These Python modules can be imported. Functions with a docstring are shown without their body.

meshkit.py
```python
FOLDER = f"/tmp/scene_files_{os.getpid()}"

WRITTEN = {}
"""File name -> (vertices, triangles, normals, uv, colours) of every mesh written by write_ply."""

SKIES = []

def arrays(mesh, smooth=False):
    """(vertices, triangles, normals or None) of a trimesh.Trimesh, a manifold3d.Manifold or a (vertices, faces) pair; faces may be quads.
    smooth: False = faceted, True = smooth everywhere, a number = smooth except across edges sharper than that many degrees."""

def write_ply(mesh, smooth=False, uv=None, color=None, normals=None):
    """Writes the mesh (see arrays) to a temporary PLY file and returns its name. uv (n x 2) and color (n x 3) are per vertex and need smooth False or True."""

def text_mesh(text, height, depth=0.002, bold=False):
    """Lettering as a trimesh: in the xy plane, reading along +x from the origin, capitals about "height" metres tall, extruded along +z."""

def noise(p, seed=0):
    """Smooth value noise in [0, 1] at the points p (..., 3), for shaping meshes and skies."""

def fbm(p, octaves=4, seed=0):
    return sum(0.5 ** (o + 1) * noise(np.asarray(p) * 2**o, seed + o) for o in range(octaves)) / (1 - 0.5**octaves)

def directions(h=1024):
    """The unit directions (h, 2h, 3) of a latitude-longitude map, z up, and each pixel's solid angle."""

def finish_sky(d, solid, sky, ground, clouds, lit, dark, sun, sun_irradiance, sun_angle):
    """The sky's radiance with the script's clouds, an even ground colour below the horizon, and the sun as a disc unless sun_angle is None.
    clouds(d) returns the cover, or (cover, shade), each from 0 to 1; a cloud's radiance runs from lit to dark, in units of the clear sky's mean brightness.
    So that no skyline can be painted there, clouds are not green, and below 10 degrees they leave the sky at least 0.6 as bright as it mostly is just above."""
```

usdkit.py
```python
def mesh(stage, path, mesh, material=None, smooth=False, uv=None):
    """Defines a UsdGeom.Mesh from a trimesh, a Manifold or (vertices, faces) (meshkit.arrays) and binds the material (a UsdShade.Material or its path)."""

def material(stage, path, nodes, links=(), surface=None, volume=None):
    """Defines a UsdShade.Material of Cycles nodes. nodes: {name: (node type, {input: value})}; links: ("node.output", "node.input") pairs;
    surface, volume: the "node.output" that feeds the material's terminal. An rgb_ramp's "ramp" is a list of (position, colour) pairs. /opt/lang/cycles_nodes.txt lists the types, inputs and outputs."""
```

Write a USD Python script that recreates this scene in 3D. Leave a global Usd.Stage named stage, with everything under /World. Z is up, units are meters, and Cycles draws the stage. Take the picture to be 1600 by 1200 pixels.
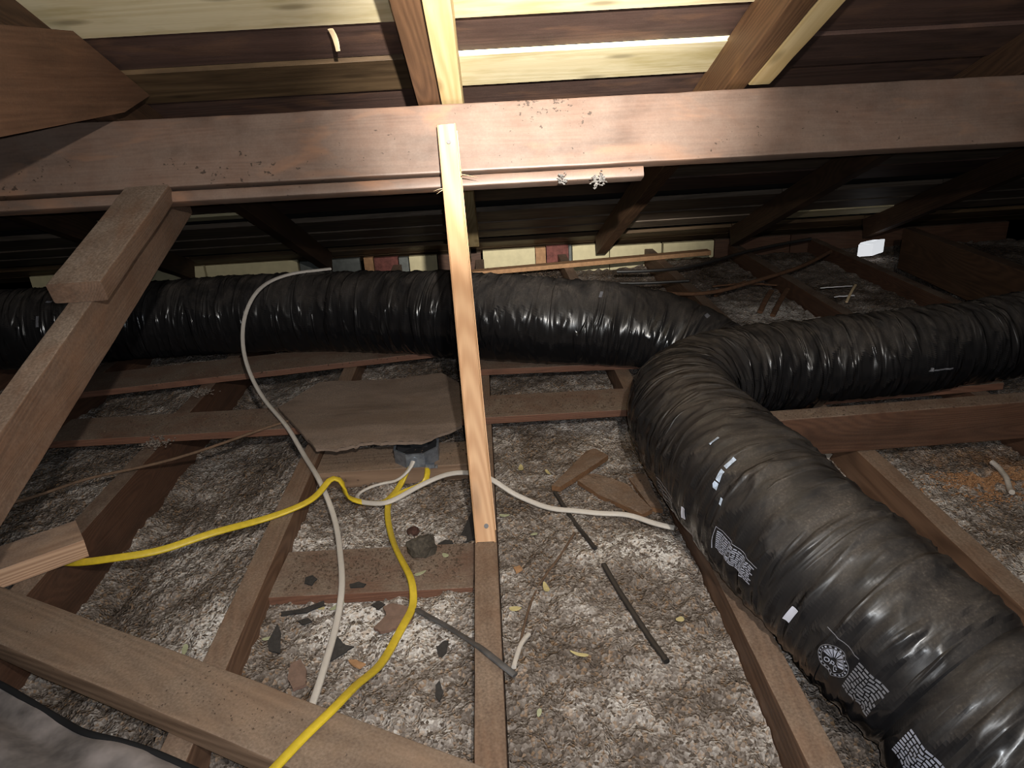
import math
import numpy as np
import trimesh
import usdkit
import meshkit
from scipy.interpolate import CubicSpline
from pxr import Usd, UsdGeom, UsdLux, UsdShade, Gf, Sdf, Vt

stage = Usd.Stage.CreateInMemory()
UsdGeom.SetStageUpAxis(stage, "Z")
UsdGeom.SetStageMetersPerUnit(stage, 1.0)
UsdGeom.Xform.Define(stage, "/World")
rng = np.random.default_rng(7)
V = lambda *a: np.array(a, float)

# ------------------------------------------------------------------ camera, lights, exposure
CAM = V(0, 0, 0.763)
PITCH, YAW, ROLL, FPX = math.radians(22.2), math.radians(1.4), math.radians(3.3), 1130.0
FW = V(math.sin(YAW) * math.cos(PITCH), math.cos(YAW) * math.cos(PITCH), -math.sin(PITCH))
R0 = V(math.cos(YAW), -math.sin(YAW), 0)
U0 = np.cross(R0, FW)
RT = math.cos(ROLL) * R0 - math.sin(ROLL) * U0
UP = math.cos(ROLL) * U0 + math.sin(ROLL) * R0
cam = UsdGeom.Camera.Define(stage, "/World/camera")
cam.CreateHorizontalApertureAttr(36.0)
cam.CreateVerticalApertureAttr(27.0)
cam.CreateFocalLengthAttr(36.0 * FPX / 1600)
cam.CreateClippingRangeAttr(Gf.Vec2f(0.02, 100))
cam.CreateExposureAttr(0.0)
cam.AddTransformOp().Set(Gf.Matrix4d(*RT, 0, *UP, 0, *(-FW), 0, *CAM, 1))


def frame_matrix(x, y, z, o):
    return Gf.Matrix4d(*map(float, x), 0, *map(float, y), 0, *map(float, z), 0, *map(float, o), 1)


def aim(prim, pos, target):
    z = V(*pos) - V(*target)
    z /= np.linalg.norm(z)
    x = np.cross(V(0, 0, 1), z)
    x /= np.linalg.norm(x)
    prim.AddTransformOp().Set(frame_matrix(x, np.cross(z, x), z, pos))


LAMP = V(0.10, -0.10, 1.0)          # the head torch of whoever took the picture, just above the camera
flood = UsdLux.SphereLight.Define(stage, "/World/head_torch_flood")
flood.CreateRadiusAttr(0.012)
flood.CreateIntensityAttr(12000.0)
flood.CreateColorAttr(Gf.Vec3f(1.0, 0.93, 0.84))
aim(flood, LAMP, V(0.05, 1.7, 0.50))
sh = UsdLux.ShapingAPI.Apply(flood.GetPrim())
sh.CreateShapingConeAngleAttr(56.0)
sh.CreateShapingConeSoftnessAttr(1.0)
spot = UsdLux.SphereLight.Define(stage, "/World/head_torch_beam")
spot.CreateRadiusAttr(0.012)
spot.CreateIntensityAttr(112000.0)
spot.CreateColorAttr(Gf.Vec3f(1.0, 0.95, 0.87))
aim(spot, LAMP, V(0.15, 1.60, 0.80))
sh = UsdLux.ShapingAPI.Apply(spot.GetPrim())
sh.CreateShapingConeAngleAttr(17.0)
sh.CreateShapingConeSoftnessAttr(1.0)
flash = UsdLux.SphereLight.Define(stage, "/World/phone_flash")   # the phone's own weak light next to its lens
flash.CreateRadiusAttr(0.004)
flash.CreateIntensityAttr(44000.0)
flash.CreateColorAttr(Gf.Vec3f(0.90, 0.95, 1.0))
flash.AddTranslateOp().Set(Gf.Vec3d(0.012, -0.005, 0.775))


# ------------------------------------------------------------------ helpers
_used = {}


def numbered(parent, name):
    key = f"{parent}/{name}"
    k = _used.get(key, 0)
    _used[key] = k + 1
    return key if k == 0 else f"{key}_{k:03d}"


def tag(prim, label=None, cat=None, group=None, kind=None):
    for k, v in (("label", label), ("category", cat), ("group", group), ("kind", kind)):
        if v:
            prim.SetCustomDataByKey(k, v)
    return prim


def mesh(name, m, mat, parent="/World", smooth=30, uv=None):
    return usdkit.mesh(stage, numbered(str(parent), name), m, MAT[mat], smooth=smooth, uv=uv).GetPrim()


def empty(name, label=None, cat=None, loc=(0, 0, 0), group=None, kind=None):
    x = UsdGeom.Xform.Define(stage, numbered("/World", name))
    x.AddTranslateOp().Set(Gf.Vec3d(*map(float, loc)))
    return tag(x.GetPrim(), label, cat, group, kind)


def place(prim, mtx):
    UsdGeom.Xformable(prim).AddTransformOp().Set(mtx)
    return prim


def unit(a):
    a = np.asarray(a, float)
    return a / np.linalg.norm(a)


def timber_mesh(L, w, h, bev=0.003, seed=0, rough=0.0012, seg=0.03, bow=0.0):
    """A sawn timber along x from 0 to L, centred in y (w) and z (h), with eased and slightly uneven edges."""
    n = max(2, int(L / seg))
    b = min(bev, w * 0.3, h * 0.3)
    sec = []
    for (sy, sz) in ((1, -1), (1, 1), (-1, 1), (-1, -1)):
        c = V(sy * w / 2, sz * h / 2)
        a1, a2 = c - V(0, sz * b), c - V(sy * b, 0)
        mid = c - V(sy * b, sz * b) * 0.29
        sec += [a1, mid, a2] if sy * sz > 0 else [a2, mid, a1]
    sec = np.array(sec)
    k = len(sec)
    xs = np.linspace(0, L, n + 1)
    v = np.zeros((n + 1, k, 3))
    v[:, :, 0] = xs[:, None]
    v[:, :, 1:] = sec[None]
    nz = meshkit.fbm(np.stack([v[..., 0] * 14 + seed * 3.1, v[..., 1] * 40 + 9, v[..., 2] * 40 + 3], -1), 3, seed) - 0.5
    rad = v[..., 1:] / (np.linalg.norm(v[..., 1:], axis=-1, keepdims=True) + 1e-9)
    v[..., 1:] += rad * nz[..., None] * 2 * rough
    v[..., 2] += bow * np.sin(np.pi * v[..., 0] / L)
    v = v.reshape(-1, 3)
    f = []
    for i in range(n):
        for j in range(k):
            a, b2 = i * k + j, i * k + (j + 1) % k
            f += [[a, a + k, b2], [b2, a + k, b2 + k]]
    c0, c1 = len(v), len(v) + 1
    v = np.vstack([v, [[0, 0, 0], [L, 0, 0]]])
    for j in range(k):
        f += [[c0, j, (j + 1) % k], [c1, n * k + (j + 1) % k, n * k + j]]
    f = np.array(f)
    t = trimesh.Trimesh(v, f, process=False)
    if t.volume < 0:
        f = f[:, ::-1]
    return v, f


_ts = [0]


def timber(name, p0, p1, up, w, h, mat, label=None, cat=None, group=None, parent="/World", bev=0.003, rough=0.0012, kind=None, bow=0.0):
    p0, p1 = V(*p0), V(*p1)
    x = unit(p1 - p0)
    z = unit(V(*up) - x * (V(*up) @ x))
    y = np.cross(z, x)
    _ts[0] += 1
    p = mesh(name, timber_mesh(np.linalg.norm(p1 - p0), w, h, bev, _ts[0], rough, bow=bow), mat, parent, smooth=28)
    place(p, frame_matrix(x, y, z, p0))
    return tag(p, label, cat, group, kind)


def spline(pts, step):
    pts = np.asarray(pts, float)
    d = np.r_[0, np.cumsum(np.linalg.norm(np.diff(pts[:, :3], axis=0), axis=1))]
    cs = CubicSpline(d, pts, bc_type="natural")
    n = max(3, int(d[-1] / step))
    return cs(np.linspace(0, d[-1], n + 1))


def sweep(path, a, b, k=10, side=None, taper_ends=False, power=2.0):
    """An oval section (half axes a across, b thick) swept along path. side: the wide direction at each point."""
    p = np.asarray(path, float)
    t = np.gradient(p, axis=0)
    t /= np.linalg.norm(t, axis=1, keepdims=True) + 1e-12
    if side is None:
        s = np.cross(t, V(0, 0, 1))
        s[np.linalg.norm(s, axis=1) < 1e-3] = V(1, 0, 0)
    else:
        s = np.broadcast_to(np.asarray(side, float), p.shape).copy()
    s -= t * (s * t).sum(1)[:, None]
    s /= np.linalg.norm(s, axis=1, keepdims=True) + 1e-12
    n = np.cross(s, t)
    ang = np.arange(k) * 2 * np.pi / k
    ca, sa = np.cos(ang), np.sin(ang)
    ca, sa = np.sign(ca) * np.abs(ca) ** (2 / power), np.sign(sa) * np.abs(sa) ** (2 / power)
    v = p[:, None] + a * ca[None, :, None] * s[:, None] + b * sa[None, :, None] * n[:, None]
    m = len(p)
    f = []
    for i in range(m - 1):
        for j in range(k):
            q, r = i * k + j, i * k + (j + 1) % k
            f += [[q, r, q + k], [r, r + k, q + k]]
    v = np.vstack([v.reshape(-1, 3), p[:1], p[-1:]])
    for j in range(k):
        f += [[m * k, (j + 1) % k, j], [m * k + 1, (m - 1) * k + j, (m - 1) * k + (j + 1) % k]]
    f = np.array(f)
    if trimesh.Trimesh(v, f, process=False).volume < 0:
        f = f[:, ::-1]
    return v, f


# ------------------------------------------------------------------ materials
MAT = {}


def material(name, nodes, links, surface="p.BSDF"):
    MAT[name] = usdkit.material(stage, f"/World/Looks/{name}", nodes, links, surface=surface)


def wood(name, dark, light, dust=(0.25, 0.19, 0.145), dust_amt=0.0, side_dust=0.0, ring=70, ring_mix=0.5, rough=0.6, knots=0.0, stain=0.5, stain_col=None, spec=0.3, bump=0.25, worn=0.0, worn_col=(0.42, 0.22, 0.12), speck=0.0, dvar=1.0):
    stain_col = stain_col or tuple(c * 0.45 for c in dark)
    nodes = {
        "tc": ("texture_coordinate", {}), "oi": ("object_info", {}), "geo": ("geometry", {}),
        "m7": ("mapping", {"scale": (4.0, 11, 11), "location": (3.3, 1.1, 0)}), "n7": ("noise_texture", {"scale": 1.2, "detail": 4.0, "roughness": 0.55, "distortion": 0.6}),
        "wr": ("map_range", {"from_min": 0.55, "from_max": 0.70, "to_min": 0.0, "to_max": worn, "clamp": True}), "wn": ("mix_color", {"b": worn_col}),
        "m9": ("mapping", {"scale": (75, 95, 95)}), "n9": ("noise_texture", {"scale": 1.0, "detail": 4.0, "roughness": 0.6}), "m10": ("mapping", {"scale": (3.5, 7, 7), "location": (7.7, 0, 0)}), "n10": ("noise_texture", {"scale": 1.0, "detail": 2.0}),
        "sg": ("math", {"math_type": "multiply_add", "value2": 0.55}), "sk": ("map_range", {"from_min": 0.975, "from_max": 1.02, "to_min": 0.0, "to_max": speck, "clamp": True}), "sp": ("mix_color", {"b": (0.035, 0.024, 0.018)}),
        "rv": ("combine_xyz", {}), "r1": ("math", {"math_type": "multiply", "value2": 3.7}), "r2": ("math", {"math_type": "multiply", "value2": 0.05}), "r3": ("math", {"math_type": "multiply", "value2": -0.07}),
        "v": ("vector_math", {"math_type": "add"}),
        "m1": ("mapping", {"scale": (0.75, 8, 8)}), "n1": ("noise_texture", {"scale": 1.2, "detail": 1.2, "roughness": 0.35, "distortion": 0.25}),
        "wk": ("math", {"math_type": "multiply", "value2": ring * 3.6}), "ws": ("math", {"math_type": "sine"}), "w": ("map_range", {"from_min": -1.0, "from_max": 1.0, "to_min": 0.12, "to_max": 0.88}),
        "m2": ("mapping", {"scale": (4, 110, 110)}), "n2": ("noise_texture", {"scale": 1.6, "detail": 4.0, "roughness": 0.65}),
        "g": ("mix_float", {"fac": 1 - ring_mix}),
        "ramp": ("rgb_ramp", {"ramp": [(0.15, dark), (0.5, tuple((a + b) / 2 for a, b in zip(dark, light))), (0.85, light)]}),
        "m3": ("mapping", {"scale": (2.5, 9, 9)}), "n3": ("noise_texture", {"scale": 1.4, "detail": 5.0, "roughness": 0.6}),
        "sr": ("map_range", {"from_min": 0.5, "from_max": 0.72, "to_min": 0.0, "to_max": stain, "clamp": True}),
        "st": ("mix_color", {"b": stain_col}),
        "m4": ("mapping", {"scale": (1.0, 3.2, 0.0)}), "vo": ("voronoi_texture", {"dimensions": "2D", "scale": 2.6, "randomness": 1.0}),
        "kr": ("map_range", {"from_min": 0.035, "from_max": 0.105, "to_min": knots, "to_max": 0.0, "clamp": True}),
        "kn": ("mix_color", {"b": tuple(c * 0.55 for c in dark)}),
        "sx": ("separate_xyz", {}),
        "up": ("map_range", {"from_min": 0.25, "from_max": 0.8, "to_min": side_dust, "to_max": dust_amt, "clamp": True}),
        "m5": ("mapping", {"scale": (1, 1, 1)}), "n5": ("noise_texture", {"scale": 9.0, "detail": 6.0, "roughness": 0.7}),
        "dn": ("map_range", {"from_min": 0.30, "from_max": 0.62, "to_min": 0.25, "to_max": 1.0, "clamp": True}),
        "df": ("math", {"math_type": "multiply", "use_clamp": True}),
        "n6": ("noise_texture", {"scale": 260.0, "detail": 3.0}), "dc": ("rgb_ramp", {"ramp": [(0.3, tuple(c * (1 - 0.38 * dvar) for c in dust)), (0.55, dust), (0.75, tuple(min(1, c * (1 + 0.35 * dvar)) for c in dust))]}),
        "du": ("mix_color", {}),
        "bh": ("math", {"math_type": "multiply_add", "value2": 0.22}),
        "bump": ("bump", {"strength": bump, "distance": 0.002}),
        "p": ("principled_bsdf", {"roughness": rough, "specular_ior_level": spec}),
    }
    links = [
        ("oi.random", "r1.value1"), ("oi.random", "r2.value1"), ("oi.random", "r3.value1"), ("r1.value", "rv.x"), ("r2.value", "rv.y"), ("r3.value", "rv.z"),
        ("tc.object", "v.vector1"), ("rv.vector", "v.vector2"),
        ("v.vector", "m1.vector"), ("m1.vector", "n1.vector"), ("n1.fac", "wk.value1"), ("wk.value", "ws.value1"), ("ws.value", "w.value"),
        ("v.vector", "m2.vector"), ("m2.vector", "n2.vector"), ("w.result", "g.a"), ("n2.fac", "g.b"), ("g.result", "ramp.fac"),
        ("v.vector", "m3.vector"), ("m3.vector", "n3.vector"), ("n3.fac", "sr.value"), ("sr.result", "st.fac"), ("ramp.color", "st.a"),
        ("v.vector", "m4.vector"), ("m4.vector", "vo.vector"), ("vo.distance", "kr.value"), ("kr.result", "kn.fac"), ("st.result", "kn.a"), ("v.vector", "m7.vector"), ("m7.vector", "n7.vector"), ("n7.fac", "wr.value"), ("wr.result", "wn.fac"), ("du.result", "wn.a"), ("wn.result", "sp.a"), ("v.vector", "m9.vector"), ("m9.vector", "n9.vector"), ("v.vector", "m10.vector"), ("m10.vector", "n10.vector"), ("n10.fac", "sg.value1"), ("n9.fac", "sg.value3"), ("sg.value", "sk.value"), ("sk.result", "sp.fac"), ("sp.result", "p.base_color"),
        ("geo.normal", "sx.vector"), ("sx.z", "up.value"), ("v.vector", "m5.vector"), ("m5.vector", "n5.vector"), ("n5.fac", "dn.value"), ("up.result", "df.value1"), ("dn.result", "df.value2"),
        ("v.vector", "n6.vector"), ("n6.fac", "dc.fac"), ("kn.result", "du.a"), ("dc.color", "du.b"), ("df.value", "du.fac"),
        ("n6.fac", "bh.value1"), ("g.result", "bh.value3"), ("bh.value", "bump.height"), ("bump.normal", "p.normal"),
    ]
    material(name, nodes, links)


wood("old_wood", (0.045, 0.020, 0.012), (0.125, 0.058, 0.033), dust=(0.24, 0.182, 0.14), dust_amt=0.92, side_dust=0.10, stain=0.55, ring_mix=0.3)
wood("purlin_wood", (0.085, 0.047, 0.033), (0.165, 0.097, 0.068), dust_amt=0.4, side_dust=0.6, dust=(0.190, 0.145, 0.118), stain=0.9, ring_mix=0.22, ring=40, worn=0.6, worn_col=(0.26, 0.135, 0.078), bump=0.08, rough=0.45, speck=0.85, dvar=0.25)
wood("collar_wood", (0.075, 0.036, 0.020), (0.165, 0.084, 0.046), dust_amt=0.4, side_dust=0.15, dust=(0.15, 0.11, 0.08), stain=0.6, ring_mix=0.2, ring=40, worn=0.5, worn_col=(0.20, 0.105, 0.055), bump=0.12)
wood("dusty_wood", (0.065, 0.034, 0.021), (0.165, 0.090, 0.055), dust=(0.245, 0.19, 0.148), dust_amt=0.92, side_dust=0.30, stain=0.6, ring_mix=0.3, worn=0.3, worn_col=(0.22, 0.105, 0.055))
wood("red_edge_wood", (0.085, 0.035, 0.022), (0.21, 0.095, 0.058), dust=(0.225, 0.175, 0.135), dust_amt=1.0, side_dust=0.12, stain=0.4, ring_mix=0.3)
wood("offcut_wood", (0.11, 0.055, 0.028), (0.24, 0.125, 0.062), dust=(0.23, 0.175, 0.135), dust_amt=0.85, side_dust=0.05, stain=0.4, ring_mix=0.3)
wood("plank_wood", (0.14, 0.085, 0.055), (0.29, 0.19, 0.125), dust=(0.25, 0.192, 0.147), dust_amt=0.72, side_dust=0.05, stain=0.5, ring_mix=0.5, ring=30, worn=0.35, worn_col=(0.21, 0.135, 0.09), speck=0.6)
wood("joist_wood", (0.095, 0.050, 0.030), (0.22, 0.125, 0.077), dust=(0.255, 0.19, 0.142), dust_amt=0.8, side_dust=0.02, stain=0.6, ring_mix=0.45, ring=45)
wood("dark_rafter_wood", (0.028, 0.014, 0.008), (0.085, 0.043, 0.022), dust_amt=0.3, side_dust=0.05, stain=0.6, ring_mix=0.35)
wood("rafter_wood", (0.070, 0.034, 0.016), (0.165, 0.085, 0.042), stain=0.4, ring_mix=0.4, ring=50, worn=0.4, worn_col=(0.22, 0.115, 0.045))
wood("new_wood", (0.47, 0.255, 0.125), (0.64, 0.40, 0.225), stain=0.12, ring_mix=0.55, ring=55, knots=0.6, stain_col=(0.42, 0.2, 0.09), bump=0.10, spec=0.35)
wood("stick_wood", (0.36, 0.21, 0.13), (0.58, 0.38, 0.25), dust=(0.30, 0.235, 0.195), dust_amt=0.75, stain=0.15, ring_mix=0.75, ring=40, bump=0.12)
wood("sister_wood", (0.54, 0.39, 0.17), (0.74, 0.59, 0.33), stain=0.3, ring_mix=0.5, ring=30, knots=0.6, stain_col=(0.45, 0.27, 0.09), bump=0.1)
wood("pale_board", (0.55, 0.46, 0.27), (0.70, 0.62, 0.42), stain=0.7, ring_mix=0.4, ring=24, knots=0.9, stain_col=(0.33, 0.26, 0.09), bump=0.08)
wood("dark_board", (0.040, 0.022, 0.018), (0.105, 0.058, 0.045), stain=0.5, ring_mix=0.3, ring=20, knots=0.5, side_dust=0.10, dust=(0.20, 0.15, 0.125), worn=0.5, worn_col=(0.18, 0.095, 0.055), speck=0.4)
wood("brown_board", (0.060, 0.035, 0.017), (0.165, 0.105, 0.054), stain=0.75, ring_mix=0.4, ring=16, knots=0.6)
wood("grey_board", (0.095, 0.070, 0.050), (0.215, 0.165, 0.125), stain=0.6, ring_mix=0.3, ring=18, knots=0.4)
wood("plywood_scrap", (0.145, 0.102, 0.077), (0.245, 0.18, 0.142), dust=(0.255, 0.20, 0.162), dust_amt=0.65, side_dust=0.3, stain=0.7, ring_mix=0.3, ring=10, worn=0.4, worn_col=(0.17, 0.115, 0.08))


def plain(name, col, rough=0.5, spec=0.4, metal=0.0, var=0.0, scale=60.0, bump=0.0, dust=0.0, dust_col=(0.28, 0.22, 0.17), **kw):
    nodes = {"tc": ("texture_coordinate", {}), "n": ("noise_texture", {"scale": scale, "detail": 4.0, "roughness": 0.6}),
             "ramp": ("rgb_ramp", {"ramp": [(0.3, tuple(c * (1 - var) for c in col)), (0.7, tuple(min(1, c * (1 + var)) for c in col))]}),
             "geo": ("geometry", {}), "sx": ("separate_xyz", {}), "up": ("map_range", {"from_min": 0.1, "from_max": 0.9, "to_min": 0.0, "to_max": dust, "clamp": True}),
             "du": ("mix_color", {"b": dust_col}),
             "b": ("bump", {"strength": bump, "distance": 0.002}),
             "p": ("principled_bsdf", {"roughness": rough, "specular_ior_level": spec, "metallic": metal, **kw})}
    links = [("tc.object", "n.vector"), ("n.fac", "ramp.fac"), ("geo.normal", "sx.vector"), ("sx.z", "up.value"), ("up.result", "du.fac"), ("ramp.color", "du.a"), ("du.result", "p.base_color")]
    if bump:
        links += [("n.fac", "b.height"), ("b.normal", "p.normal")]
    material(name, nodes, links)


plain("yellow_sheath", (0.62, 0.45, 0.025), rough=0.42, var=0.12, scale=90, dust=0.15, dust_col=(0.42, 0.32, 0.10))
plain("white_sheath", (0.56, 0.52, 0.47), rough=0.45, var=0.06, dust=0.15, dust_col=(0.45, 0.38, 0.32))
plain("black_plastic", (0.018, 0.017, 0.017), rough=0.45, var=0.3, dust=0.10)
plain("grey_cable", (0.075, 0.075, 0.078), rough=0.5, var=0.4, scale=40, dust=0.1)
plain("tar_felt", (0.022, 0.021, 0.021), rough=0.9, var=0.4, scale=200, bump=0.4, dust=0.06)
plain("dark_rock", (0.060, 0.050, 0.038), rough=0.95, var=0.5, scale=140, bump=0.6)
plain("red_chip", (0.17, 0.10, 0.075), rough=0.9, var=0.25, scale=120, bump=0.3, dust=0.2)
plain("dark_red_nodule", (0.055, 0.025, 0.018), rough=0.9, var=0.4, scale=120, bump=0.3)
plain("red_paint", (0.16, 0.052, 0.042), rough=0.8, var=0.4, scale=40)
plain("cream_paint", (0.62, 0.55, 0.34), rough=0.8, var=0.08, scale=30)
plain("grey_paint", (0.15, 0.16, 0.15), rough=0.85, var=0.2, scale=40)
plain("orange_pine", (0.36, 0.20, 0.10), rough=0.8, var=0.2, scale=60)
plain("galvanised", (0.30, 0.34, 0.40), rough=0.38, spec=0.5, metal=0.75, var=0.35, scale=70)
plain("box_inside", (0.02, 0.02, 0.022), rough=0.6)
plain("screw_steel", (0.16, 0.16, 0.165), rough=0.6, spec=0.3)
plain("white_print", (0.27, 0.28, 0.335), rough=0.4, var=0.15, scale=300)
plain("grey_print", (0.14, 0.14, 0.155), rough=0.4, var=0.3, scale=300)
plain("white_patch", (0.55, 0.56, 0.64), rough=0.35)
plain("tape_film", (0.40, 0.47, 0.58), rough=0.25, var=0.4, scale=120)
plain("white_foam", (0.80, 0.80, 0.80), rough=0.6, var=0.05)
material("daylight", {"p": ("principled_bsdf", {"base_color": (0.8, 0.8, 0.8), "roughness": 0.9, "emission_color": (0.92, 0.95, 1.0), "emission_strength": 0.62})}, [])
plain("grey_fabric", (0.175, 0.152, 0.145), rough=0.95, var=0.55, scale=16, bump=0.1)
plain("black_binding", (0.012, 0.012, 0.013), rough=0.7, spec=0.2)
plain("splinter", (0.72, 0.55, 0.34), rough=0.7)
plain("grey_tuft", (0.16, 0.15, 0.14), rough=0.95, var=0.2)
plain("leaf_yellow", (0.50, 0.42, 0.20), rough=0.8, var=0.2)
plain("leaf_green", (0.36, 0.37, 0.23), rough=0.8, var=0.2)
plain("twig_brown", (0.13, 0.08, 0.05), rough=0.9, var=0.3)
plain("rust_twig", (0.125, 0.062, 0.032), rough=0.9, var=0.3)
plain("plaster", (0.35, 0.33, 0.30), rough=0.95, var=0.1)
plain("nylon_strap", (0.50, 0.45, 0.40), rough=0.8, var=0.15, scale=200)
plain("black_print", (0.05, 0.04, 0.005), rough=0.6)

# duct jacket: glossy black film, dust settled on its upper side, fine creases running round it
material("duct_film", {
    "geo": ("geometry", {}), "uv": ("uvmap", {"attribute": "st"}), "tc": ("texture_coordinate", {}),
    "m1": ("mapping", {"scale": (26, 2.6, 1)}), "n1": ("noise_texture", {"scale": 1.0, "detail": 2.0, "roughness": 0.5, "distortion": 1.3}),
    "rg": ("map_range", {"range_type": "smoothstep", "from_min": 0.50, "from_max": 0.66, "to_min": 0.0, "to_max": 1.0, "clamp": True}),
    "m2": ("mapping", {"scale": (95, 8, 1)}), "n2": ("noise_texture", {"scale": 1.0, "detail": 2.0, "roughness": 0.5, "distortion": 0.8}),
    "sx": ("separate_xyz", {}),
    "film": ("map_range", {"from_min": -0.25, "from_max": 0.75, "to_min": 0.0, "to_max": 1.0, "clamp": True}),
    "up": ("map_range", {"from_min": 0.30, "from_max": 1.0, "to_min": 0.0, "to_max": 1.0, "clamp": True}),
    "m3": ("mapping", {"scale": (14, 6, 1)}), "n3": ("noise_texture", {"scale": 1.0, "detail": 7.0, "roughness": 0.70, "distortion": 1.0}),
    "dn": ("map_range", {"from_min": 0.40, "from_max": 0.70, "to_min": 0.10, "to_max": 1.0, "clamp": True}),
    "df": ("math", {"math_type": "multiply", "use_clamp": True}),
    "n4": ("noise_texture", {"scale": 300.0, "detail": 3.0}),
    "dc": ("rgb_ramp", {"ramp": [(0.3, (0.048, 0.040, 0.034)), (0.6, (0.082, 0.068, 0.057)), (0.8, (0.17, 0.143, 0.118))]}),
    "n8": ("noise_texture", {"scale": 1.0, "detail": 5.0, "roughness": 0.7}), "m8": ("mapping", {"scale": (7, 2.2, 1)}),
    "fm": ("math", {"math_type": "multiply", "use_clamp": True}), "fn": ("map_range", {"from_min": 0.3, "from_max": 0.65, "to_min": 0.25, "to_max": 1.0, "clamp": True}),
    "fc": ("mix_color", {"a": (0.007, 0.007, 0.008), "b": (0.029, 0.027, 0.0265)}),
    "du": ("mix_color", {}),
    "rs": ("math", {"math_type": "multiply_add", "value2": 0.36, "value3": 0.11}), "rr": ("math", {"math_type": "multiply_add", "value2": 0.35}),
    "hb": ("math", {"math_type": "multiply_add", "value2": 0.16}),
    "b": ("bump", {"strength": 0.62, "distance": 0.006}),
    "p": ("principled_bsdf", {"specular_ior_level": 0.36})},
    [("uv.UV", "m1.vector"), ("m1.vector", "n1.vector"), ("uv.UV", "m2.vector"), ("m2.vector", "n2.vector"), ("n1.fac", "rg.value"), ("n2.fac", "hb.value1"), ("rg.result", "hb.value3"),
     ("hb.value", "b.height"), ("b.normal", "p.normal"), ("geo.true_normal", "sx.vector"), ("sx.z", "film.value"), ("sx.z", "up.value"), ("uv.UV", "m3.vector"), ("m3.vector", "n3.vector"), ("n3.fac", "dn.value"),
     ("up.result", "df.value1"), ("dn.result", "df.value2"), ("tc.object", "n4.vector"), ("n4.fac", "dc.fac"),
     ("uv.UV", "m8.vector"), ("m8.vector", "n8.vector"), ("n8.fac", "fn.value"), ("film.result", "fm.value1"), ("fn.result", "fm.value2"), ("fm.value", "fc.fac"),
     ("fc.result", "du.a"), ("dc.color", "du.b"), ("df.value", "du.fac"), ("du.result", "p.base_color"),
     ("fm.value", "rs.value1"), ("df.value", "rr.value1"), ("rs.value", "rr.value3"), ("rr.value", "p.roughness")])

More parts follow.
